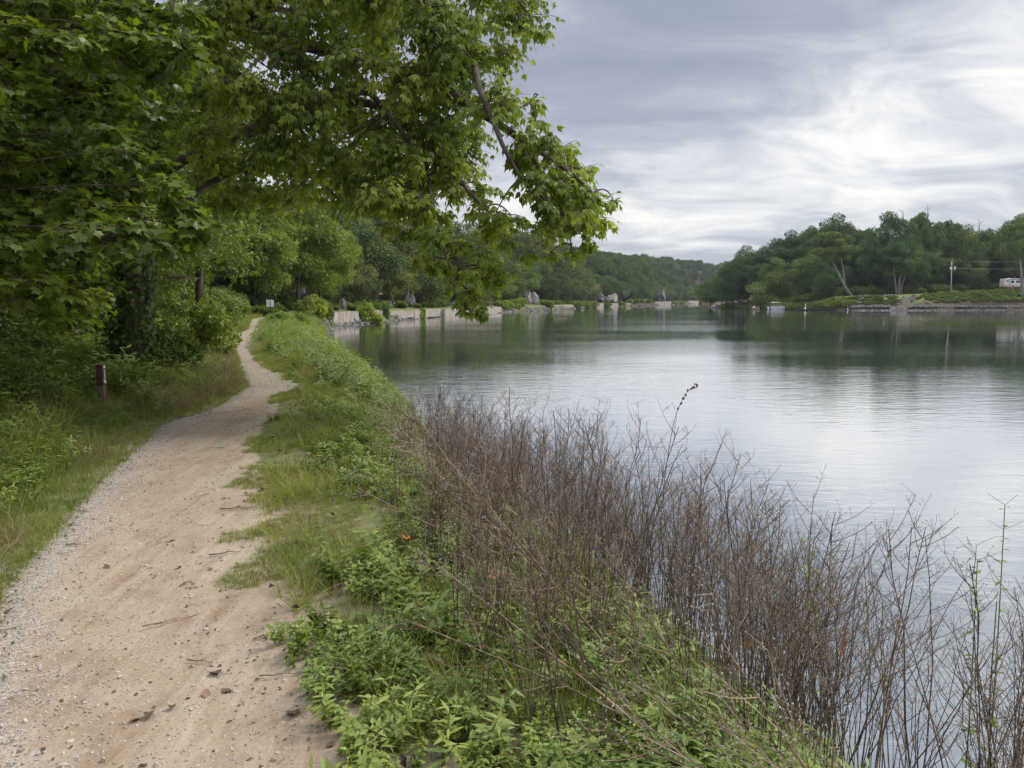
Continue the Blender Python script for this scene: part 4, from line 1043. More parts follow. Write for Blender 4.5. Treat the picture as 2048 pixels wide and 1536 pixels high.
# left verge: long grass leaning over the gravel, straw, weeds
def left_side(n, o0, o1, y0, y1, powr=1.5):
    y = y0+(y1-y0)*gg.rand(n)**powr; l = np.interp(y, PATH_Y, PATH_L); return l-o0-(o1-o0)*gg.rand(n)**1.2, y
x, y = left_side(13000, -.10, 4.5, 3.0, 34)
off = np.interp(y, PATH_Y, PATH_L)-x
scatter('long_grass', LONG, ground_pts(x, y), tilt_rot(gg, len(x), .3), gg.uniform(.5, 1.25, len(x))*np.clip(.35+off*.9, .35, 1.2))
x, y = left_side(4200, -.12, .6, 3.0, 30)
scatter('edge_grass', SHORT, ground_pts(x, y), tilt_rot(gg, len(x), .4), gg.uniform(.6, 1.5, len(x)))
x, y = left_side(5600, .05, 4.0, 3.5, 26)
ok = fbm(x*.8, y*.8, 74, 3) > -.05; x, y = x[ok], y[ok]
scatter('dry_grass', STRAW, ground_pts(x, y), tilt_rot(gg, len(x), .4), gg.uniform(.7, 1.4, len(x)))
x, y = left_side(4200, .25, 5.5, 4.0, 34, 1.4)
off = np.interp(y, PATH_Y, PATH_L)-x
scatter('left_weeds', WEED+WEEDL, ground_pts(x, y, .0), tilt_rot(gg, len(x), .25), gg.uniform(.9, 2.3, len(x))*np.clip(.4+off*.4, .4, 1.3))
x, y = left_side(3600, -.05, 5, 30, 85, 1.2)
scatter('left_grass_beyond', LONG, ground_pts(x, y), tilt_rot(gg, len(x), .3), gg.uniform(.9, 1.7, len(x)))

# ------------------------------------------------------------------ gravel, litter
PEB = []
for k in range(4):
    b = MB(); b.blob((0, 0, 0), 1, 500+k, 0, .3, (1, .75, .5), rnd=.2+.2*k); PEB.append(b.mesh('stone', [M['pebble']]))
n = 34000; y = 2.2+17*gg.rand(n)**1.7; l, r = path_lr(y); u = np.where(gg.rand(n) < .74, np.abs(gg.randn(n))*.26-.12, gg.rand(n)*1.05); x = l+(r-l)*u
scatter('gravel', PEB, ground_pts(x, y, .001), gg.rand(n, 3)*6.28, gg.uniform(.003, .0085, n)*(1+1.1*(gg.rand(n) > .95)))

def single(name, me, px, py, z, label, cat, group=None, sc=1., rz=None, tilt=(0, 0), lift=.012, col=None):
    p = gp(px, py, z); zz = float(ground_z(p[0], p[1]))
    p = gp(px, py, zz); zz = float(ground_z(p[0], p[1]))
    o = link(name, me, None, (p[0], p[1], zz+lift)); o.rotation_euler = (tilt[0], tilt[1], random.random()*6.28 if rz is None else rz); o.scale = (sc,)*3
    if col: o.color = (*col, 1)
    tag(o, label, cat, group); return o
def curled(shape, seed, k=.5):
    v = np.array(shape[0], float); gg = np.random.RandomState(seed)
    v[:, 2] += k*(v[:, 0]**2)*2+.12*np.sin(v[:, 1]*4+seed)+gg.randn(len(v))*.02; v[:, 1] -= .5; return v
DL = []
for k in range(4):
    b = MB(); b.add(curled(OVATE if k % 2 else LEAFLET, k, .3)*[1.3, 1, 1], (OVATE if k % 2 else LEAFLET)[1], None, .2+.2*k); DL.append(b.mesh('dead_leaf', [M['dead_leaf']]))
def twig_mesh(seed, L, r):
    gg = np.random.RandomState(seed); P = np.stack([np.linspace(-L/2, L/2, 7), np.cumsum(gg.randn(7))*L*.035, np.abs(gg.randn(7))*.003], 1); b = MB(); b.tube(P, np.linspace(r, r*.5, 7), 5, rough=.3)
    if seed % 2: b.tube(np.array([P[3], P[3]+(L*.1, L*.12, .006), P[3]+(L*.18, L*.2, .004)]), [r*.6, r*.5, r*.3], 4)
    return b.mesh('twig', [M['twig']])
TW = [twig_mesh(k, [.10, .16, .24, .12][k], [.0035, .004, .0045, .006][k]) for k in range(4)]
n = 2600; y = 2.2+15*gg.rand(n)**1.5; l, r = path_lr(y); u = np.where(gg.rand(n) < .4, -.12+.3*gg.rand(n), np.where(gg.rand(n) < .5, .8+.7*gg.rand(n), gg.rand(n)))
x = l+(r-l)*u; k_ = gg.rand(n) < .35
scatter('leaf_litter', DL+[TW[0], TW[1]], ground_pts(x, y, .004), gg.randn(n, 3)*[.2, .2, 6], np.where(k_, gg.uniform(.1, .4, n), gg.uniform(.010, .028, n)), np.where(k_, gg.randint(4, 6, n), gg.randint(0, 4, n)))
single('dead_leaf', DL[1], 430, 1348, 1.4, 'dark oval dead leaf lying flat on the bare dirt near the bottom', 'leaf', None, .085, .9, (.1, .1))
single('dead_leaf', DL[3], 452, 1383, 1.4, 'small brown leaf just below the dark oval one on the dirt', 'leaf', None, .06)
single('dead_leaf', DL[0], 300, 1434, 1.4, 'curled dark leaf at the bottom middle of the path', 'leaf', None, .075, .2)
single('dead_leaf', DL[2], 272, 1442, 1.4, 'tan brown leaf left of the curled dark leaf', 'leaf', None, .06, .1, col=(1.6, 1.4, 1.3))
single('dead_leaf', DL[0], 345, 1418, 1.4, 'narrow dark leaf right of the curled dark leaf', 'leaf', None, .055, .3)
single('dead_leaf', DL[1], 585, 1428, 1.4, 'crumpled dark leaf cluster where the weeds begin at bottom', 'leaf', None, .10, .5)
single('dead_leaf', DL[2], 598, 1192, 1.4, 'pinkish leaf in short grass right of the path', 'leaf', None, .07, .5, col=(2.6, 1.6, 1.4))
single('dead_leaf', DL[3], 345, 1082, 1.4, 'dark brown leaf in mid path, upper of two', 'leaf', None, .05)
single('dead_leaf', DL[1], 358, 1136, 1.4, 'dark brown leaf in mid path, lower of two', 'leaf', None, .05)
single('dead_leaf', DL[2], 215, 1136, 1.4, 'dark leaf alone between the gravel and mid path', 'leaf', None, .06)
single('dead_leaf', DL[2], 12, 1226, 1.4, 'dark leaf on the gravel at the left edge', 'leaf', None, .07)
single('dead_leaf', DL[2], 412, 1392, 1.4, 'grey flat leaf left of the small brown leaf', 'leaf', None, .06, col=(2., 1.9, 1.8))
single('twig', TW[2], 340, 1243, 1.4, 'straight pale stick lying across the dirt in mid path', 'stick', None, 1.1, .75, col=(2, 1.8, 1.5))
single('twig', TW[3], 145, 1094, 1.4, 'short thick dark twig on the gravel', 'stick', None, .8, 0)
single('twig', TW[0], 122, 1112, 1.4, 'small dark twig below the thick one on the gravel', 'stick', None, .7, .1)
single('twig', TW[3], 165, 1026, 1.4, 'dark twig near the grassy left edge of the gravel', 'stick', None, .8, .0)
single('twig', TW[1], 470, 1020, 1.4, 'forked dark twig at the grass edge right of the path', 'stick', None, 1.4, .2)
single('twig', TW[1], 450, 1110, 1.4, 'thin twig poking from short grass right of mid path', 'stick', None, 1.2, .5)
single('twig', TW[1], 400, 1328, 1.4, 'thin twig above the dark oval leaf', 'stick', None, .8, -.1)
single('twig', TW[2], 560, 1352, 1.4, 'stick pointing into the weeds right of the dark oval leaf', 'stick', None, .7, .3)
gg = np.random.RandomState(77)
for k in range(60):
    y = 2.5+14*gg.rand()**1.4; l, r = path_lr(np.array([y])); u = gg.choice([gg.uniform(-.08, .25), gg.uniform(.85, 1.5), gg.rand()]); x = float(l[0]+(r[0]-l[0])*u)
    if gg.rand() < .5:
        o = link('dead_leaf', DL[gg.randint(4)], None, (x, y, float(ground_z(x, y))+.012), gg.rand()*6, gg.uniform(.03, .07)); tag(o, 'small dead brown leaf scattered on the path and its edges', 'leaf', 'dead leaves scattered on the path')
    else:
        o = link('twig', TW[gg.randint(4)], None, (x, y, float(ground_z(x, y))+.008), gg.rand()*6, gg.uniform(.4, .9)); tag(o, 'small dark twig scattered on the path and its edges', 'stick', 'twigs scattered on the path')
b = MB(); b.add(curled(MAPLE, 3, .35), MAPLE[1]); ML = b.mesh('orange_leaf', [M['orange_leaf']])
single('orange_leaf', ML, 815, 1127, 1.3, 'orange fallen maple leaf resting on green weeds', 'leaf', None, .10, 2.4, (.5, .2), .16)
o = single('orange_leaf', ML, 1490, 1280, .6, 'orange leaf caught in the dry stalks', 'leaf', None, .07, .6, (1.2, .2), .0); p = at(1490, 1280, 4.3); o.location = p
b = MB(); v = np.array([(-.5, -.1, 0), (-.38, .16, 0), (-.05, .20, 0), (.42, .22, 0), (.52, .05, 0), (.2, -.12, 0), (-.15, -.2, 0)]); v2 = v+np.array([0, 0, .07]); 
b.add(np.vstack([v*.96, v2]), [(0, i+1, i) for i in range(1, 6)]+[(7, 7+i, 8+i) for i in range(1, 6)], [(i, (i+1) % 7, 7+(i+1) % 7, 7+i) for i in range(7)])
single('bark_piece', b.mesh('bark_piece', [M['red_stone']]), 995, 1207, 1.2, 'flat reddish slab shaped piece of bark lying in the weeds', 'bark', None, .135, .1, (.75, .12), .14)
b = MB(); v = [(-.09, 0, 0), (.0, .06, .12), (.10, .02, .35), (.08, 0, .75), (0, .05, 1.), (-.08, 0, .7), (-.10, .03, .3)]
b.add(v, [(0, 1, 6), (1, 2, 6), (2, 3, 6), (3, 5, 6), (3, 4, 5)])
o = link('hanging_leaf', b.mesh('hanging_leaf', [M['orange_leaf']]), None, tuple(at(1687, 1316, 4.1)), .3, (.14, .14, .19)); tag(o, 'long narrow brown leaf hanging upright in the dry stalks', 'leaf')

x, y = right_side(520, .2, 3.2, 1.8, 14, 1.3)
scatter('fallen_leaves', DL, ground_pts(x, y, .07), gg.randn(len(x), 3)*[.6, .6, 6], gg.uniform(.03, .06, len(x)))
# ------------------------------------------------------------------ dry stalks along the water
def stalk_mesh(seed, H, bushy=1., seeds=True, white=False):
    gg = np.random.RandomState(seed); b = MB()
    a = gg.rand()*6.28; lean = np.array([math.cos(a), math.sin(a), 0])*gg.uniform(.02, .22)*H
    t = np.linspace(0, 1, 8)[:, None]; main = t*np.array([0, 0, H])+t**2*lean+gg.randn(8, 3)*.007*H*[1, 1, 0]*t
    b.tube(main, np.linspace(.0056, .0019, 8)*(H/1.4)**.5, 4, cap=False, rnd=gg.rand()*.6)
    nb = int(gg.randint(7, 12)*bushy); heads = []
    for k in range(nb):
        u = gg.uniform(.38, .98); p = np.array([np.interp(u, t[:, 0], main[:, i]) for i in range(3)])
        a = gg.rand()*6.28; L = gg.uniform(.12, .34)*H*(1.25-u*.75); up = gg.uniform(.9, 1.7)
        d = norm(np.array([math.cos(a), math.sin(a), up]))
        e = p+d*L; m = p+d*L*.5+np.array([math.cos(a), math.sin(a), -.2])*L*.12; pts = quad_bez(p, m, e, 5)
        b.tube(pts, np.linspace(.0024, .0012, 5), 3, cap=False, rnd=gg.rand())
        for j in range(gg.randint(3, 7)):
            q = pts[gg.randint(1, 5)]; a2 = gg.rand()*6.28; d2 = norm(np.array([math.cos(a2), math.sin(a2), gg.uniform(.5, 1.8)])); e2 = q+d2*gg.uniform(.03, .10)*H/1.4
            b.tube(np.array([q, (q+e2)/2+gg.randn(3)*.002, e2]), [.0009, .0008, .0006], 3, cap=False, rnd=gg.rand()); heads.append(e2)
            if gg.rand() < .6: e3 = (q+e2)/2+norm(gg.randn(3)+[0, 0, 1.])*.035; b.tube(np.array([(q+e2)/2, e3]), [.0007, .0006], 3, cap=False, rnd=gg.rand()); heads.append(e3)
        heads.append(e)
    for k in range(2 + seed % 2):
        o_ = np.append(gg.randn(2)*.05, 0); Hk = H*gg.uniform(.55, .92); a = gg.rand()*6.28; ln = np.array([math.cos(a), math.sin(a), 0])*gg.uniform(.05, .25)*Hk
        st_ = o_+t*np.array([0, 0, Hk])+t**2*ln+gg.randn(8, 3)*.008*[1, 1, 0]; b.tube(st_, np.linspace(.0046, .0016, 8), 3, cap=False, rnd=gg.rand()*.7)
        for j in range(7):
            q = st_[gg.randint(3, 8)]; d2 = norm(np.append(gg.randn(2)*.6, 1.)); e2 = q+d2*gg.uniform(.05, .16); b.tube(np.array([q, (q+e2)/2+gg.randn(3)*.003, e2]), [.001, .0009, .0006], 3, cap=False, rnd=gg.rand()); heads.append(e2)
    if seeds:
        h = np.array(heads); v, f = ico(0)
        b.copies(v, f, h, np.repeat(np.eye(3)[None], len(h), 0), gg.uniform(.0020, .0038, len(h)), gg.rand(len(h)), 1)
    return b.mesh('dry_stalk', [M['stalk'], M['white_bud'] if white else M['seed']])
ST = [stalk_mesh(600+k, 1.45+.07*(k % 4), 1.0+.25*(k % 3)) for k in range(9)]
gg = np.random.RandomState(91)
pts = []
def stalk_band(n, y0, y1, s0, s1, powr=1.2):
    y = y0+(y1-y0)*gg.rand(n)**powr; s = gg.uniform(s0, s1, n); x = shore_x(y)-s; return np.stack([x, y], 1)
A = np.vstack([stalk_band(210, 3.3, 9.0, -.15, .75, 1.0), stalk_band(260, 3.4, 8.0, .55, 2.15, .9), stalk_band(250, 2.3, 5.4, .6, 2.7, .8), stalk_band(190, 8.0, 12.6, -.15, .6, 1.0), stalk_band(60, 2.3, 4.2, -.1, .9, 1.0)])
dens = fbm(A[:, 0]*1.1, A[:, 1]*1.1, 95, 3); A = A[(dens > -.10) & (gg.rand(len(A)) < np.where(A[:, 1] > 8, .75, np.where(shore_x(A[:, 1])-A[:, 0] > .75, .66, .42)))]
A = np.vstack([A, stalk_band(34, 2.5, 4.4, -.75, .1, 1.0), stalk_band(16, 4.4, 6.5, -.5, 0., 1.0)])
z = np.maximum(ground_z(A[:, 0], A[:, 1]), -.25)
near_first = np.argsort(np.hypot(A[:, 0], A[:, 1]))
LEAN = np.where(gg.rand(len(A)) < .82, .13, .35)
for i in near_first[:290]:
    o = link('dry_weed_stalk', ST[gg.randint(9)], None, (A[i, 0], A[i, 1], z[i]-.03)); s = gg.uniform(.78, 1.12)*np.interp(A[i, 1], [3, 5, 9], [.95, .98, .86])
    s *= 1.06-.42*float(np.clip(z[i]/1.3, 0, 1))
    o.rotation_euler = (gg.randn()*LEAN[i], gg.randn()*LEAN[i]+.04, gg.rand()*6.28); o.scale = (s, s, s); c = gg.uniform(.75, 1.35); o.color = (c, c*.97, c*.95, 1)
    tag(o, 'thin dry brown weed stalk with tiny seed heads standing at the water edge', 'dry weed', 'dry weed stalks along the water edge')
rest = near_first[290:]
R_ = np.stack([gg.randn(len(rest))*.14, gg.randn(len(rest))*.14, gg.rand(len(rest))*6.28], 1)
scatter('dry_stalk_thicket', ST, np.stack([A[rest, 0], A[rest, 1], z[rest]-.03], 1), R_, gg.uniform(.72, 1.02, len(rest))*(1.0-.42*np.clip(z[rest]/1.3, 0, 1)))
# stalks fallen toward the path, with pale seed dots
STW = [stalk_mesh(640+k, 1.25, 1.3, True, True) for k in range(3)]
for k in range(46):
    y = gg.uniform(2.0, 5.2); x = float(shore_x(y))-gg.uniform(.4, 2.1)
    o = link('leaning_weed_stalk', STW[k % 3], None, (x, y, float(ground_z(x, y)))); az = gg.uniform(PI*.72, PI*1.15); tl = gg.uniform(.65, 1.15)
    ax = Vector((-math.sin(az), math.cos(az), 0)); o.rotation_euler = (Matrix.Rotation(tl, 3, ax) @ Matrix.Rotation(gg.rand()*6, 3, 'Z')).to_euler()
    o.scale = (gg.uniform(.7, 1.1),)*3; o.color = (1.5, 1.45, 1.35, 1)
    tag(o, 'dry stalk with pale seed dots leaning over the green weeds toward the path', 'dry weed', 'dry stalks leaning toward the path')
# dark spire seed stalk
b = MB(); P = smooth_path([(0, 0, 0), (.02, 0, .7), (.10, 0, 1.35), (.20, 0, 1.62), (.30, 0, 1.70)]); b.tube(P, np.linspace(.004, .0015, len(P)), 4)
for k in range(26):
    q = P[len(P)-1-k//3]; b.blob(q+rs.randn(3)*.006, .007, k, 0, .3, (1, 1, 1.8), mat=0)
pz = at(1395, 770, 6.6); me = b.mesh('spire_stalk', [M['stalk']])
o = link('spire_weed_stalk', me, None, (pz[0]-.30, pz[1], pz[2]-1.70)); o.color = (.7, .65, .6, 1); tag(o, 'dark knobbly seed spire rising highest above the dry stalks', 'dry weed')
# green broad herbs among the stalks
def herb(px, py, d, H, label, white=True, col=(1, 1, 1), shape=LANCE, size=.11, nl=26):
    top = at(px, py, d); gg = np.random.RandomState(int(px)); zg = float(max(ground_z(top[0], top[1]), 0)); H = top[2]-zg
    t = empty('green_herb', (top[0], top[1], zg)); tag(t, label, 'weed')
    b = MB(); P = smooth_path([(0, 0, -.03), (.02, .01, H*.5), (0, 0, H)]); b.tube(P, np.linspace(.005, .002, len(P)), 5); 
    for k in range(7):
        q = P[-1-k//2]; a = gg.rand()*6.28; e = q+np.array([math.cos(a)*.08, math.sin(a)*.08, .05]); b.tube(np.array([q, e]), [.0015, .001], 3)
    link('stem', b.mesh('stem', [M['weed_leaf']]), t)
    u = gg.rand(nl)*.75+.25; pos = np.stack([np.interp(u, np.linspace(0, 1, len(P)), P[:, i]) for i in range(3)], 1); a = gg.rand(nl)*6.28
    d_ = np.stack([np.cos(a), np.sin(a), gg.uniform(-.3, .5, nl)], 1); b = MB(); b.copies(shape[0]*[1.3, 1, 1], shape[1], pos, frames(d_, np.tile([0, 0, 1.], (nl, 1))), size*(1.25-.6*u), gg.rand(nl)*.6+.2)
    o = link('leaves', b.mesh('leaves', [M['weed_leaf']]), t); o.color = (*col, 1)
    if white:
        m = 70; c = P[-1]+gg.randn(m, 3)*[.06, .06, .022]+np.array([0, 0, .03]); v, f = ico(0); b = MB(); b.copies(v, f, c, np.repeat(np.eye(3)[None], m, 0), gg.uniform(.003, .007, m), gg.rand(m))
        link('flower_head', b.mesh('flower_head', [M['white_bud']]), t)
herb(912, 948, 5.6, 0, 'green herb with clusters of tiny white flowers in front of the dry stalks', True, (1, 1.1, 1.2))
herb(985, 1075, 4.7, 0, 'smaller white budded herb to the right below the taller one', True, (1, 1.1, 1.2), nl=18)
herb(1955, 1120, 3.7, 0, 'green spiny leaved weed at the right edge in front of the water', False, (.8, .85, .6), OVATE, .055, 40)
herb(2010, 1010, 3.9, 0, 'tall green weed leaning at the far right edge', False, (.9, .9, .6), OVATE, .05, 40)
herb(1620, 1080, 4.9, 0, 'narrow leaved green plant inside the dry stalks', False, (.9, 1, .7), LANCE, .13, 30)
herb(1560, 1120, 5.0, 0, 'second narrow leaved green plant left of the first inside the stalks', False, (.9, 1, .7), LANCE, .12, 26)
herb(500, 700, 24, 0, 'small upright herb at the path edge', False)

# ------------------------------------------------------------------ trail post and sign
def trail_post():
    p = gp(205, 803, 1.5)
    for _ in range(8): p = gp(205, 803, float(ground_z(p[0], p[1])))
    z0 = float(ground_z(p[0], p[1])); top = at(205, 729, p[1])[2]
    t = empty('trail_post', (p[0], p[1], z0), .05); tag(t, 'short square brown post with white marks in the weeds left of the path', 'post')
    H = top-z0; w = .10
    b = MB(); b.box((0, 0, H*.22-.1), (w*.97, w*.97, H*.44+.2), bev=.006); link('bare_lower_part', b.mesh('bare_lower_part', [M['post_wood']]), t)
    b = MB(); b.box((0, 0, H*.72), (w, w, H*.56), bev=.008); link('painted_upper_part', b.mesh('painted_upper_part', [M['post_paint']]), t)
    x = w/2+.003
    def mark(nm, pts):
        b = MB(); n = len(pts); v = [(x, a, c) for a, c in pts]+[(x+.002, a, c) for a, c in pts]
        b.add(v, [(n, n+i, n+i+1) for i in range(1, n-1)], [(i, (i+1) % n, n+(i+1) % n, n+i) for i in range(n)]); link(nm, b.mesh(nm, [M['white_paint']]), t)
    th = np.linspace(0, 2*PI, 13)[:-1]
    mark('white_dot', [(math.cos(a)*.026, H-.035+math.sin(a)*.02) for a in th])
    mark('white_stroke', [(-.012, H-.22), (.008, H-.22), (.012, H-.075), (-.004, H-.075)])
    mark('white_arrow', [(-.05, H-.222), (-.012, H-.275), (.03, H-.285), (.035, H-.245), (.0, H-.228), (-.02, H-.235)])
    # fallen stem hooked against it
trail_post()
def white_sign():
    d = 56.0; c = at(540.5, 606.5, d); z0 = float(ground_z(c[0], d))
    t = empty('trail_sign', (c[0], d, z0)); tag(t, 'white two panel notice sign on a dark post where the path disappears', 'sign')
    h = .50; zc = c[2]-z0
    b = MB(); b.box((0, 0, (zc+h/2)/2-.2), (.07, .05, zc+h/2+.4)); link('post', b.mesh('post', [M['dark_metal']]), t)
    for s in (-1, 1):
        b = MB(); b.box((s*.145, -.045, zc), (.235, .02, h)); p_ = link('panel', b.mesh('panel', [M['sign_white']]), t)
        b = MB()
        for k in range(4 if s < 0 else 0): b.box((s*.145+(-.02 if k % 2 else 0), -.057, zc+.10-k*.065), (.15-.03*(k % 2), .002, .018))
        if b.n: link('print_lines', b.mesh('print_lines', [M['grey_print']]), p_)
white_sign()

# ------------------------------------------------------------------ right bank: trees
def rt(px, ytop, d, wide, kit, label, col=(1, 1, 1), group=None, zb=None):
    top = at(px, ytop, d); x = top[0]; z = float(ground_z(x, d)) if zb is None else zb
    return forest_tree('bank_tree', kit, float(x), float(d), float(top[2]-z+.3), label, group, wide, col, z)
DK, MD, YG, BR = (.85, .93, .92), (1.15, 1.15, 1.0), (1.8, 1.6, .85), (1.5, 1.2, .85)
rt(1422, 556, 318, 1.5, BIG[3], 'round yellowish tree at the river tip of the right bank', YG)
rt(1445, 540, 312, 1.1, BIG[2], 'olive tree second from the river tip', (1.2, 1.15, .85))
rt(1470, 512, 300, .9, BIG[0], 'dark tree behind the low trees at the river tip', DK)
rt(1498, 488, 290, .85, BIG[2], 'dark rounded tree on the first skyline step', DK)
rt(1536, 487, 285, .85, BIG[0], 'dark tree right of the first skyline step', DK)
rt(1582, 458, 280, .8, BIG[2], 'broad dark tree on the second skyline step', DK)
rt(1632, 445, 275, .7, BIG[0], 'dark tree left of the tallest rounded crown', DK)
rt(1678, 424, 268, .75, BIG[2], 'tallest rounded dark crown behind the leaning trunk', DK)
rt(1712, 452, 270, .6, BIG[1], 'dark narrow tree right of the tallest rounded crown', DK)
rt(1735, 444, 266, .5, BIG[1], 'thin topped tree between the rounded crown and the pale trunks', MD)
rt(1785, 414, 246, .75, BIG[0], 'big sycamore with pale forked trunks beside the steps', (.95, 1.05, 1.0))
rt(1838, 408, 262, .55, BIG[1], 'tallest spiky tree right of the sycamore', DK)
rt(1873, 430, 266, .6, BIG[1], 'spiky tree second right of the sycamore', MD)
rt(1900, 434, 270, .55, BIG[4], 'open topped tree behind the utility pole', MD)
rt(1930, 446, 262, .75, BIG[2], 'olive green tree right of the utility pole', (1.2, 1.1, .85))
rt(1970, 444, 268, .65, BIG[1], 'pointed green tree between the utility pole and the camper', MD)
rt(2000, 460, 275, .6, BIG[4], 'mid height tree behind the camper', MD)
rt(2035, 420, 262, .75, BIG[0], 'tall tree above the camper at the right edge', MD)
rt(2085, 410, 262, .8, BIG[2], 'tall tree cut by the right edge', MD)
rt(1466, 556, 296, 1.2, BIG[3], 'low green tree overhanging water left of the moored boats', MD)
rt(1490, 560, 288, 1.1, FAR[4], 'small yellow green tree at the waterline left of the pontoon boat', YG)
rt(1512, 520, 282, 1.0, BIG[3], 'dense dark tree behind the yellow green waterline tree', DK)
rt(1533, 548, 262, 1.2, FAR[2], 'rounded light tree just left of the pontoon boat', (1.3, 1.2, .85))
rt(1553, 510, 268, 1.0, BIG[3], 'tall green tree behind the pontoon boat', MD)
rt(1577, 537, 258, 1.1, FAR[0], 'brownish green tree above the clay mound', BR)
rt(1604, 512, 256, 1.0, BIG[3], 'bright green tree right of the clay mound', (1.3, 1.25, .8))
rt(1628, 500, 254, .9, BIG[2], 'green tree left of the leaning trunk', MD)
rt(1652, 545, 243, 1.2, FAR[2], 'low dark tree over the floating dock', (.7, .9, .9))
rt(1690, 530, 256, .9, FAR[5], 'dark leafy tree right behind the leaning trunk', DK)
rt(1745, 510, 255, .9, BIG[3], 'dense green tree left of the sycamore', MD)
rt(1765, 470, 252, .8, BIG[2], 'spreading left part of the sycamore group', MD)
rt(1825, 480, 254, .8, BIG[2], 'spreading dark tree right of the pale trunks', DK)
rt(1868, 492, 258, .9, BIG[2], 'dark broad tree above the bank shrubs', DK)
rt(1915, 500, 262, .9, BIG[3], 'dark broad tree right behind the utility pole', DK)
rt(1945, 505, 258, .9, BIG[2], 'lighter low branched tree left of the camper', (1.1, 1.1, .9))
rt(1985, 500, 266, .9, BIG[3], 'dark tree rising right behind the camper', DK)
for k, px in enumerate(range(1480, 2120, 34)):
    rt(px, 520+(k % 3)*8, 292-(px > 1700)*10, 1.1, FAR[k % 6], 'shaded tree deep inside the wood on the right bank', DK, 'trees deep in the right bank wood')
for k, (px, yt) in enumerate([(1455, 528), (1484, 500), (1516, 496), (1560, 474), (1604, 456), (1655, 436), (1700, 440), (1752, 452), (1808, 458), (1856, 440), (1888, 446), (1918, 456), (1950, 462), (1990, 470), (2016, 448), (2060, 430)]):
    rt(px, yt, 282, .9, BIG[(k*2) % 4], 'dark tree filling the skyline behind the right bank wood', DK, 'skyline trees behind the right bank wood')
def pale_trunks():
    # leaning tree
    d = 236.; t = empty('leaning_tree', (0, 0, 0)); tag(t, 'tree with a pale trunk leaning left over the floating dock, olive crown', 'tree')
    P = smooth_path([at(1704, 594, d), at(1690, 573, d), at(1676, 545, d), at(1664, 520, d), at(1655, 490, d)]); b = MB(); b.tube(P, np.linspace(.46, .18, len(P)), 8, rough=.1); tr = link('trunk', b.mesh('trunk', [M['pale_bark']], True), t)
    P2 = smooth_path([at(1688, 570, d), at(1687, 545, d+1), at(1681, 515, d+1)]); b = MB(); b.tube(P2, np.linspace(.35, .14, len(P2)), 6); link('branch', b.mesh('branch', [M['pale_bark']], True), t)
    c = at(1668, 540, d); tp = at(1668, 458, d)
    o = link('crown', BIG[4][0], t, (c[0], d+2, c[2]-2.5), 1., ((tp[2]-c[2]+3)*1.25,)*2+((tp[2]-c[2]+3),)); o.color = (1.35, 1.2, .8, 1)
    # forked trunks of the sycamore
    t2 = empty('forked_tree', (0, 0, 0)); tag(t2, 'pale forked trunk standing on the lawn left above the steps', 'tree'); d = 240.
    for (pb, pt, r) in ((1797, 1801, .55), (1793, 1788, .38), (1800, 1812, .35)):
        P = smooth_path([at(pb, 590, d), at((pb*2+pt)/3, 570, d), at(pt, 545, d), at(pt+(pt-pb)*.3, 528, d)]); b = MB(); b.tube(P, np.linspace(r*.8, r*.3, len(P)), 7, rough=.1); link('trunk', b.mesh('trunk', [M['pale_bark']], True), t2)
    c = at(1795, 560, d); o = link('crown', BIG[4][0], t2, (c[0], d+1, c[2]-4), 2.2, (17, 15, 17)); o.color = (.95, 1.05, .95, 1)
    t3 = empty('riverside_tree', (0, 0, 0)); tag(t3, 'tree with a grey trunk standing in front of the camper at the right edge', 'tree'); d = 229.
    P = smooth_path([at(2046, 592, d), at(2044, 565, d), at(2041, 530, d), at(2038, 500, d)]); b = MB(); b.tube(P, np.linspace(.55, .25, len(P)), 8, rough=.1); o = link('trunk', b.mesh('trunk', [M['pale_bark']], True), t3)
    c = at(2048, 550, d); o = link('crown', BIG[4][0], t3, (c[0], d+1, c[2]-1), .2, (14, 14, 18)); o.color = (1.1, 1.1, .9, 1)
    # bare top twigs
    for px, y0, y1, lab in ((1855, 430, 409, 'bare dead twigs sticking above the tallest spiky tree'), (1806, 440, 420, 'bare curved dead branch between two tree tops'), (1958, 455, 437, 'thin bare twigs above the pointed green tree')):
        b = MB(); d = 262.; a = at(px, y0+20, d); e = at(px, y1, d); b.tube(np.array([a, (a+e)/2+(.2, 0, 0), e]), [.16, .1, .04], 4)
        for k in range(6):
            q = a+(e-a)*(.35+.1*k); b.tube(np.array([q, q+(random.uniform(-1.6, 1.6), 0, random.uniform(.6, 1.6))]), [.06, .03], 3)
        o = link('dead_branch', b.mesh('dead_branch', [M['twig']])); tag(o, lab, 'branch')
pale_trunks()
# shrubs on the right bank slope
gg = np.random.RandomState(51); n = 520
x = gg.uniform(119, 185, n); base_y = np.interp(x, [97, 111, 130, 156, 200], [221, 220, 222, 229, 245]); off = gg.uniform(2.5, 9.5, n)
scatter('slope_shrubs', SHRF, ground_pts(x, base_y+off, -.2), gg.rand(n, 3)*[.1, .1, 6.28], np.stack([gg.uniform(.8, 1.7, n)]*2+[gg.uniform(.5, 1.3, n)], 1)*np.interp(x, [119, 128, 185], [.6, 1, 1.2])[:, None])
n = 260; x = gg.uniform(97, 113, n); base_y = np.interp(x, [97, 111, 130], [221, 220, 222]); off = gg.uniform(2.0, 9.0, n)
scatter('slope_grass', SHRF, ground_pts(x, base_y+off, -.1), gg.rand(n, 3)*[.1, .1, 6.28], np.stack([gg.uniform(.7, 1.4, n)]*2+[gg.uniform(.15, .4, n)], 1))
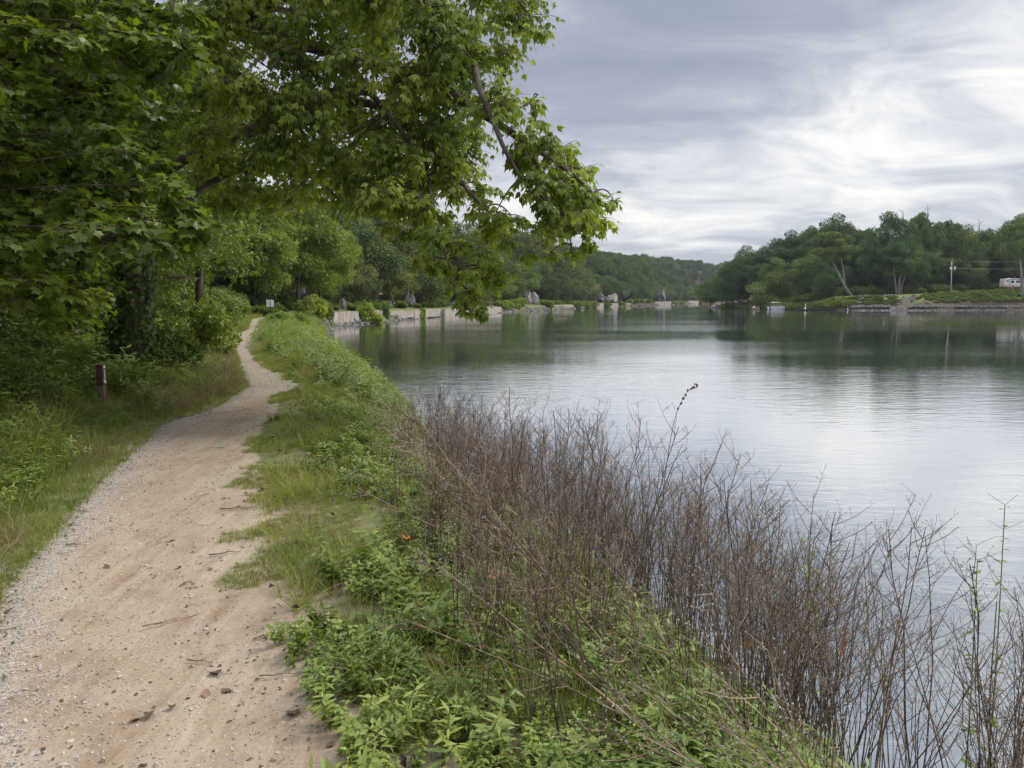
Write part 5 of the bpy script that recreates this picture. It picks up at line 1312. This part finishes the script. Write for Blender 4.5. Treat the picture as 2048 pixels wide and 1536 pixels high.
n = 700; x = gg.uniform(84, 190, n); yb = np.interp(x, [80, 97, 111, 130, 156, 200], [262, 240, 244, 248, 253, 268]); scatter('wood_floor_undergrowth', SHRD+SHRF[:1], ground_pts(x, yb+gg.uniform(0, 22, n), -.2), gg.rand(n, 3)*[.1, .1, 6.28], gg.uniform(1.6, 3.4, n))
n = 160; x = gg.uniform(80, 98, n); yb = np.interp(x, [79, 84, 90, 97], [300, 248, 232, 221])
scatter('waterside_undergrowth', SHRF, ground_pts(x, yb+gg.uniform(1, 9, n), -.1), gg.rand(n, 3)*[.1, .1, 6.28], gg.uniform(.8, 2.0, n))
n = 3200; x = gg.uniform(97, 175, n); base_y = np.interp(x, [97, 111, 130, 156, 200], [221, 220, 222, 229, 245]); P = ground_pts(x, base_y+gg.uniform(-1.2, 1.9, n)+1.6*fbm(x*.15, x*0, 61, 3)); P[:, 2] = np.clip(P[:, 2], -.1, 1.1)
scatter('bank_stones', ROCKS, P, gg.rand(n, 3)*6, gg.uniform(.18, .5, n))
n = 240; u = gg.rand(n); x = 97.5+8*u+gg.randn(n)*.8; yv = 221.5+9*u; P = ground_pts(x, yv, .05)
scatter('gravel_chute', ROCKS, P, gg.rand(n, 3)*6, gg.uniform(.15, .4, n))
for px, py, w, lab in ((1778, 599, 9, 'patch of pale stones on the grass slope left of the steps'), (1988, 586, 10, 'patch of pale stones on the slope below the camper')):
    p = at(px, py, 229.); b = MB()
    for k in range(50): 
        xx = p[0]+gg.randn()*w*.05*2.2; yy = 228.5+gg.randn()*1.2; b.blob((xx, yy, float(ground_z(xx, yy))+.1), gg.uniform(.15, .35), k, 0, .25, (1, .8, .6), rnd=gg.rand())
    o = link('stone_patch', b.mesh('stone_patch', [M['limestone']])); tag(o, lab, 'stones', kind='stuff')

# steps of big concrete blocks
def steps():
    t = empty('block_steps', tuple(at(1800, 622, 220.)*[1, 1, 0])); tag(t, 'pale concrete block steps climbing the right bank from the water', 'steps')
    ox, oy = t.location.x, t.location.y
    rows = [(1779, 1813, 621.5, 616, 220.2), (1783, 1819, 617, 611.5, 221.8), (1789, 1820, 612, 607, 223.4), (1796, 1820, 607, 602, 225.), (1802, 1828, 602, 597, 226.6), (1807, 1832, 597.5, 592.5, 228.2)]
    for i, (xa, xb, yb, yt, d) in enumerate(rows):
        A, B_ = at(xa, yb, d), at(xb, yt, d); L = B_[0]-A[0]; nb = max(2, int(round(L/1.75))); w = L/nb
        off = .35*w if i % 2 else 0
        for k in range(nb):
            b = MB(); b.box((0, 0, 0), (w-.05, 2.4, B_[2]-A[2]+.02), bev=.05, rnd=random.random())
            o = link('block', b.mesh('block', [M['concrete']]), t, (A[0]-ox+w*(k+.5), d-oy+.8, (A[2]+B_[2])/2)); o.rotation_euler = (0, 0, random.uniform(-.015, .015))
steps()

def utility_pole():
    d = 238.; bs = at(1902, 584, d); tp = at(1903.5, 523, d); t = empty('utility_pole', tuple(bs)); tag(t, 'pale wooden utility pole with a lamp standing at the top of the right bank', 'utility pole')
    H = tp[2]-bs[2]; lx = tp[0]-bs[0]
    b = MB(); b.tube(np.array([(0, 0, -.5), (lx*.5, 0, H*.5), (lx, 0, H)]), [.20, .17, .14], 10); link('pole', b.mesh('pole', [M['pole_wood']], True), t)
    b = MB(); b.tube(np.array([(.1, -.25, H*.79), (.55, -.3, H*.79)]), .05, 6); b.tube(np.array([(.55, -.3, H*.73), (.55, -.3, H*.84)]), .26, 10); link('transformer', b.mesh('transformer', [M['grey_metal']]), t)
    b = MB(); b.tube(np.array([(lx*.7, 0, H*.80), (-.3, -.1, H*.82), (-.62, -.15, H*.80)]), .04, 6); arm = link('lamp_arm', b.mesh('lamp_arm', [M['grey_metal']]), t)
    b = MB(); b.tube(np.array([(-.62, -.15, H*.81), (-.62, -.15, H*.78), (-.62, -.15, H*.735)]), [.10, .24, .16], 10); link('lamp_head', b.mesh('lamp_head', [M['white_paint']], True), arm)
    for yy, lab in ((521.5, 'upper power line running right from the utility pole'), (536., 'lower power line running right from the utility pole')):
        a = at(1903, yy, d); e = at(2150, yy-2, 262.); b = MB(); k = np.linspace(0, 1, 14)[:, None]; P = a+(e-a)*k; P[:, 2] -= (4*k*(1-k)*.5)[:, 0]; b.tube(P, .010, 4)
        o = link('power_line', b.mesh('power_line', [M['grey_metal']])); tag(o, lab, 'cable')
utility_pole()

def camper():
    d = 248.; a = at(2008, 578, d); z0 = float(ground_z(a[0]+4, d)); zb = at(2008, 578.5, d)[2]
    t = empty('camper_trailer', (a[0], d, zb)); tag(t, 'cream travel trailer with dark windows parked on the lawn at the right edge', 'camper')
    L, W, H = 8.6, 2.5, 2.75
    b = MB(); b.box((L/2, W/2, .75+H/2-.1), (L, W, H-.35), bev=.12); link('body', b.mesh('body', [M['cream']]), t)
    b = MB(); b.box((L/2-.1, W/2-.1, .62), (L-.1, W-.15, .42), bev=.04); link('lower_skirt', b.mesh('lower_skirt', [M['maroon']]), t)
    b = MB(); b.box((L/2+.1, W/2-.1, H+.53), (L+.05, W+.2, .16), bev=.05); rf = link('roof', b.mesh('roof', [M['white_paint']]), t)
    b = MB(); b.box((2.1, W/2, H+.73), (.8, .7, .22), bev=.05); link('air_conditioner', b.mesh('air_conditioner', [M['grey_metal']]), rf)
    b = MB(); b.tube(np.array([(1.3, -.12, H+.38), (L, -.12, H+.38)]), .10, 8); link('awning_roll', b.mesh('awning_roll', [M['dark_metal']]), t)
    for cx, cz, w, h in ((.95, 2.62, .75, .38), (2.55, 2.35, 1.15, .75), (4.3, 2.4, 1.2, .75), (6.6, 2.4, 1.2, .7)):
        b = MB(); b.box((cx, -.02, cz), (w, .05, h), bev=.015); wn = link('window', b.mesh('window', [M['dark_glass']]), t)
        b = MB(); 
        for sx in (-1, 1): b.box((cx+sx*(w/2+.03), -.03, cz), (.05, .06, h+.12))
        for sz in (-1, 1): b.box((cx, -.031, cz+sz*(h/2+.03)), (w, .06, .05))
        link('frame', b.mesh('frame', [M['white_paint']]), wn)
    b = MB(); b.box((1.58, -.02, 1.75), (.10, .05, 2.3)); link('slide_edge_trim', b.mesh('slide_edge_trim', [M['dark_metal']]), t)
    b = MB(); b.add([(.1, -.012, 1.25), (4.8, -.012, 1.05), (4.8, -.012, 1.2), (2.2, -.012, 1.5), (.1, -.012, 1.4)], [(0, 1, 2), (0, 2, 3), (0, 3, 4)]); link('stripe', b.mesh('stripe', [M['grey_print']]), t)
    for cx in (4.3, 5.2):
        for sy in (.05, W-.3):
            b = MB(); b.tube(np.array([(cx, sy-.12, .36), (cx, sy+.12, .36)]), .36, 14); w_ = link('wheel', b.mesh('wheel', [M['rubber']]), t)
            b = MB(); b.tube(np.array([(cx, sy-.14, .36), (cx, sy-.121, .36)]), .19, 12); link('rim', b.mesh('rim', [M['grey_metal']]), w_)
    # picnic table in front
    p = at(2020, 579, 243.); t2 = empty('picnic_table', tuple(p)); tag(t2, 'wooden picnic table on the lawn in front of the camper', 'picnic table')
    b = MB(); b.box((0, 0, .75), (2.4, .8, .06)); link('tabletop', b.mesh('tabletop', [M['pole_wood']]), t2)
    for s in (-1, 1):
        b = MB(); b.box((0, s*.75, .45), (2.4, .28, .05)); link('bench', b.mesh('bench', [M['pole_wood']]), t2)
    for s in (-1, 1):
        b = MB(); b.box((s*.85, -.38, .36), (.10, .07, .85), tilt=(.5, 0)); b.box((s*.85, .38, .36), (.10, .07, .85), tilt=(-.5, 0)); link('leg', b.mesh('leg', [M['pole_wood']]), t2)
    def red_chair(px, lab):
        p = at(px, 579, 240.5); t3 = empty('lawn_chair', tuple(p), .2); tag(t3, lab, 'chair')
        b = MB(); b.box((0, 0, .42), (.55, .5, .05)); link('seat', b.mesh('seat', [M['red_tarp']]), t3)
        b = MB(); b.box((0, .27, .78), (.55, .05, .75), tilt=(-.2, 0)); link('backrest', b.mesh('backrest', [M['red_tarp']]), t3)
        for sx in (-1, 1):
            for sy in (-1, 1): b = MB(); b.box((sx*.25, sy*.22, .2), (.05, .05, .42)); link('leg', b.mesh('leg', [M['red_tarp']]), t3)
    red_chair(2013, 'red lawn chair left of the picnic table by the camper')
    red_chair(2027, 'red lawn chair right of the picnic table by the camper')
camper()

def pontoon_boat():
    d = 243.; a = at(1542, 619, d); t = empty('pontoon_boat', (a[0], d, 0), .05); tag(t, 'pontoon boat with a pale canopy moored below the trees', 'boat')
    for s in (0, 1.9):
        b = MB(); b.tube(np.array([(0, s, .15), (.3, s, .15), (4.0, s, .15), (4.5, s, .30)]), [.22, .30, .30, .06], 10); link('pontoon', b.mesh('pontoon', [M['hull']], True), t)
    b = MB(); b.box((2.2, .95, .52), (4.5, 2.3, .12)); link('deck', b.mesh('deck', [M['grey_metal']]), t)
    b = MB(); b.box((2.4, -.15, .85), (4.0, .06, .5)); b.box((2.4, 2.05, .85), (4.0, .06, .5)); b.box((4.4, .95, .85), (.06, 2.1, .5)); link('side_panel', b.mesh('side_panel', [M['hull']]), t)
    b = MB(); b.box((3.2, .4, .9), (1.6, .6, .5), bev=.08); b.box((1.2, 1.5, .9), (1.0, .6, .5), bev=.08); link('seats', b.mesh('seats', [M['canvas']]), t)
    b = MB(); v = []; 
    X = np.linspace(.2, 2.9, 7); Yv = np.linspace(-.15, 2.05, 5); 
    gv_ = [(x_, y_, 2.35-.10*((y_-.95)/1.1)**2-.08*((x_-1.5)/1.4)**4) for y_ in Yv for x_ in X]; gv2 = [(x_, y_, z_-.06) for x_, y_, z_ in gv_]
    q = [(j*7+i, j*7+i+1, j*7+8+i, j*7+7+i) for j in range(4) for i in range(6)]; b.add(gv_, None, q); b.add(gv2, None, [k[::-1] for k in q]); cn = link('canopy', b.mesh('canopy', [M['canvas']], True), t)
    b = MB()
    for sx, tx in ((.3, 1.3), (2.8, 1.7)):
        for yy in (-.12, 2.02): b.tube(np.array([(tx, yy, .6), (sx, yy, 2.25)]), .03, 5)
    link('canopy_frame', b.mesh('canopy_frame', [M['grey_metal']]), t)
    b = MB(); b.box((-.55, .95, .55), (.45, .4, .75), bev=.08); b.box((-.5, .95, .05), (.2, .15, .6)); link('outboard_motor', b.mesh('outboard_motor', [M['canvas']]), t)
pontoon_boat()
def small_boat(px, d, L, label, mat, rz=0.):
    a = at(px, 614, d); t = empty('motorboat', (a[0], d, .0), rz); tag(t, label, 'boat'); b = MB(); n = 9; v = []
    for i in range(n):
        u = i/(n-1); w = .85*(1-max(0, (u-.55)/.45)**2*.96); zt = .55+.35*u**2
        v += [(u*L, -w, zt), (u*L, -w*.75, .02), (u*L, 0, -.1+.3*max(0, u-.8)*4*.3), (u*L, w*.75, .02), (u*L, w, zt)]
    b.add(v, [(0, 2, 1), (0, 4, 2), (2, 4, 3)], [(i*5+j, i*5+j+1, i*5+6+j, i*5+5+j) for i in range(n-1) for j in range(4)]); link('hull', b.mesh('hull', [mat]), t)
    b = MB(); b.box((L*.45, 0, .45), (L*.8, 1.2, .06)); link('deck', b.mesh('deck', [M['grey_metal']]), t)
    b = MB(); b.box((L*.55, 0, .95), (.08, 1.1, .5), tilt=(0, -.4)); link('windscreen', b.mesh('windscreen', [M['dark_glass']]), t)
    b = MB(); b.box((L*.3, 0, .7), (.5, 1.0, .5), bev=.08); link('seat', b.mesh('seat', [M['canvas']]), t)
    b = MB(); b.box((-.2, 0, .6), (.35, .35, .7), bev=.08); link('outboard_motor', b.mesh('outboard_motor', [M['dark_metal']]), t)
small_boat(1422, 300, 4.2, 'small pale motorboat moored at the river tip of the right bank', M['hull'], .1)
small_boat(1503, 246, 2.6, 'low brown rowing boat drawn up left of the pontoon boat', M['clay'], .05)
def dock():
    d = 226.; a = at(1598, 620, d); e = at(1686, 620, 222.); L = e[0]-a[0]; t = empty('floating_dock', (a[0], d, 0), -.02); tag(t, 'long dark blue floating dock along the right bank', 'dock')
    n = 8
    for k in range(n):
        b = MB(); b.box((L/n*(k+.5), 0, .28), (L/n-.08, 1.6, .12)); link('deck_section', b.mesh('deck_section', [M['dock_blue']]), t)
        b = MB(); b.box((L/n*(k+.5), 0, .08), (L/n*.55, 1.3, .28), bev=.05); link('float', b.mesh('float', [M['rubber']]), t)
    p = at(1610.5, 618, 224.5); o = empty('mooring_post', (p[0], 224.5, .3)); tag(o, 'pale upright post with a wider foot on the left end of the floating dock', 'post')
    b = MB(); b.tube(np.array([(0, 0, .05), (0, 0, .45), (0, 0, .5), (0, 0, 1.5)]), [.26, .22, .13, .10], 8); link('post_shaft', b.mesh('post_shaft', [M['canvas']]), o)
    b = MB(); b.tube(np.array([(0, 0, 1.5), (0, 0, 1.58)]), [.14, .06], 8); link('cap', b.mesh('cap', [M['white_paint']]), o)
    p = at(1691, 619.5, 221.5); b = MB(); b.blob((0, 0, .2), .42, 4, 2, .05, (1.3, .8, .8)); me = b.mesh('buoy', [M['rubber']], True); o = link('buoy', me, None, (p[0], 220.3, 0)); tag(o, 'dark buoy with a white band floating at the foot of the gravel chute', 'buoy')
    b = MB(); b.blob((0, -.25, .32), .2, 5, 1, .05); link('white_band', b.mesh('white_band', [M['white_paint']], True), o)
dock()
p = at(1584, 612, 250.); b = MB()
for k in range(6): b.blob((random.uniform(-1.8, 1.6), random.uniform(-.5, 1), .5+.35*k*.4), 1.2, 40+k, 2, .2, (1.2, .8, .8))
o = link('clay_mound', b.mesh('clay_mound', [M['clay']]), None, (p[0], 249, .2)); tag(o, 'reddish brown mound of earth on the bank beside the pontoon boat', 'earth mound')
p = at(1715, 591, 246.); X = np.linspace(-1, 1, 9); b = MB(); v = [(x_*2.3, y_*1.4, 1.0*math.sqrt(max(0, 1-x_*x_*.95))*(1-.5*y_*y_)) for y_ in (-1, -.5, 0, .5, 1) for x_ in X]
v += [(x_*2.3, y_*1.4, -.3) for y_ in (-1, 1) for x_ in X]
q = [(j*9+i, j*9+i+1, j*9+10+i, j*9+9+i) for j in range(4) for i in range(8)]+[(45+i, 46+i, i+1, i) for i in range(8)]+[(36+i, 37+i, 55+i, 54+i) for i in range(8)]; b.add(v, None, q)
o = link('tarp_heap', b.mesh('tarp_heap', [M['red_tarp']], True), None, (p[0], 246, p[2]-.1)); tag(o, 'low domed red brown tarp on the lawn left of the steps', 'tarp')
p = at(1752, 590.5, 246.); b = MB(); b.box((0, 0, .6), (2.0, 1.2, 1.2), bev=.06); o = link('shed_box', b.mesh('shed_box', [M['red_tarp']]), None, (p[0], 246, p[2]-.1)); tag(o, 'square red brown bin on the lawn between the tarp and the pale trunks', 'bin')
b = MB(); b.box((0, 0, 1.24), (2.12, 1.32, .08)); link('lid', b.mesh('lid', [M['clay']]), o)

# ------------------------------------------------------------------ summer haze over the river
b = MB(); b.box((500, 2300, 32), (5200, 4800, 72)); hz = bpy.data.materials.new('haze_air'); hz.use_nodes = True; hz.node_tree.nodes.clear()
T = NT(hz.node_tree); o_ = T.node('ShaderNodeOutputMaterial'); pv = T.node('ShaderNodeVolumePrincipled'); pv.inputs['Density'].default_value = 0.00010; pv.inputs['Color'].default_value = (.78, .86, 1.0, 1)
pv.inputs['Anisotropy'].default_value = .2; T.l.new(pv.outputs[0], o_.inputs['Volume'])
tag(link('haze', b.mesh('haze', [hz])), kind='stuff')
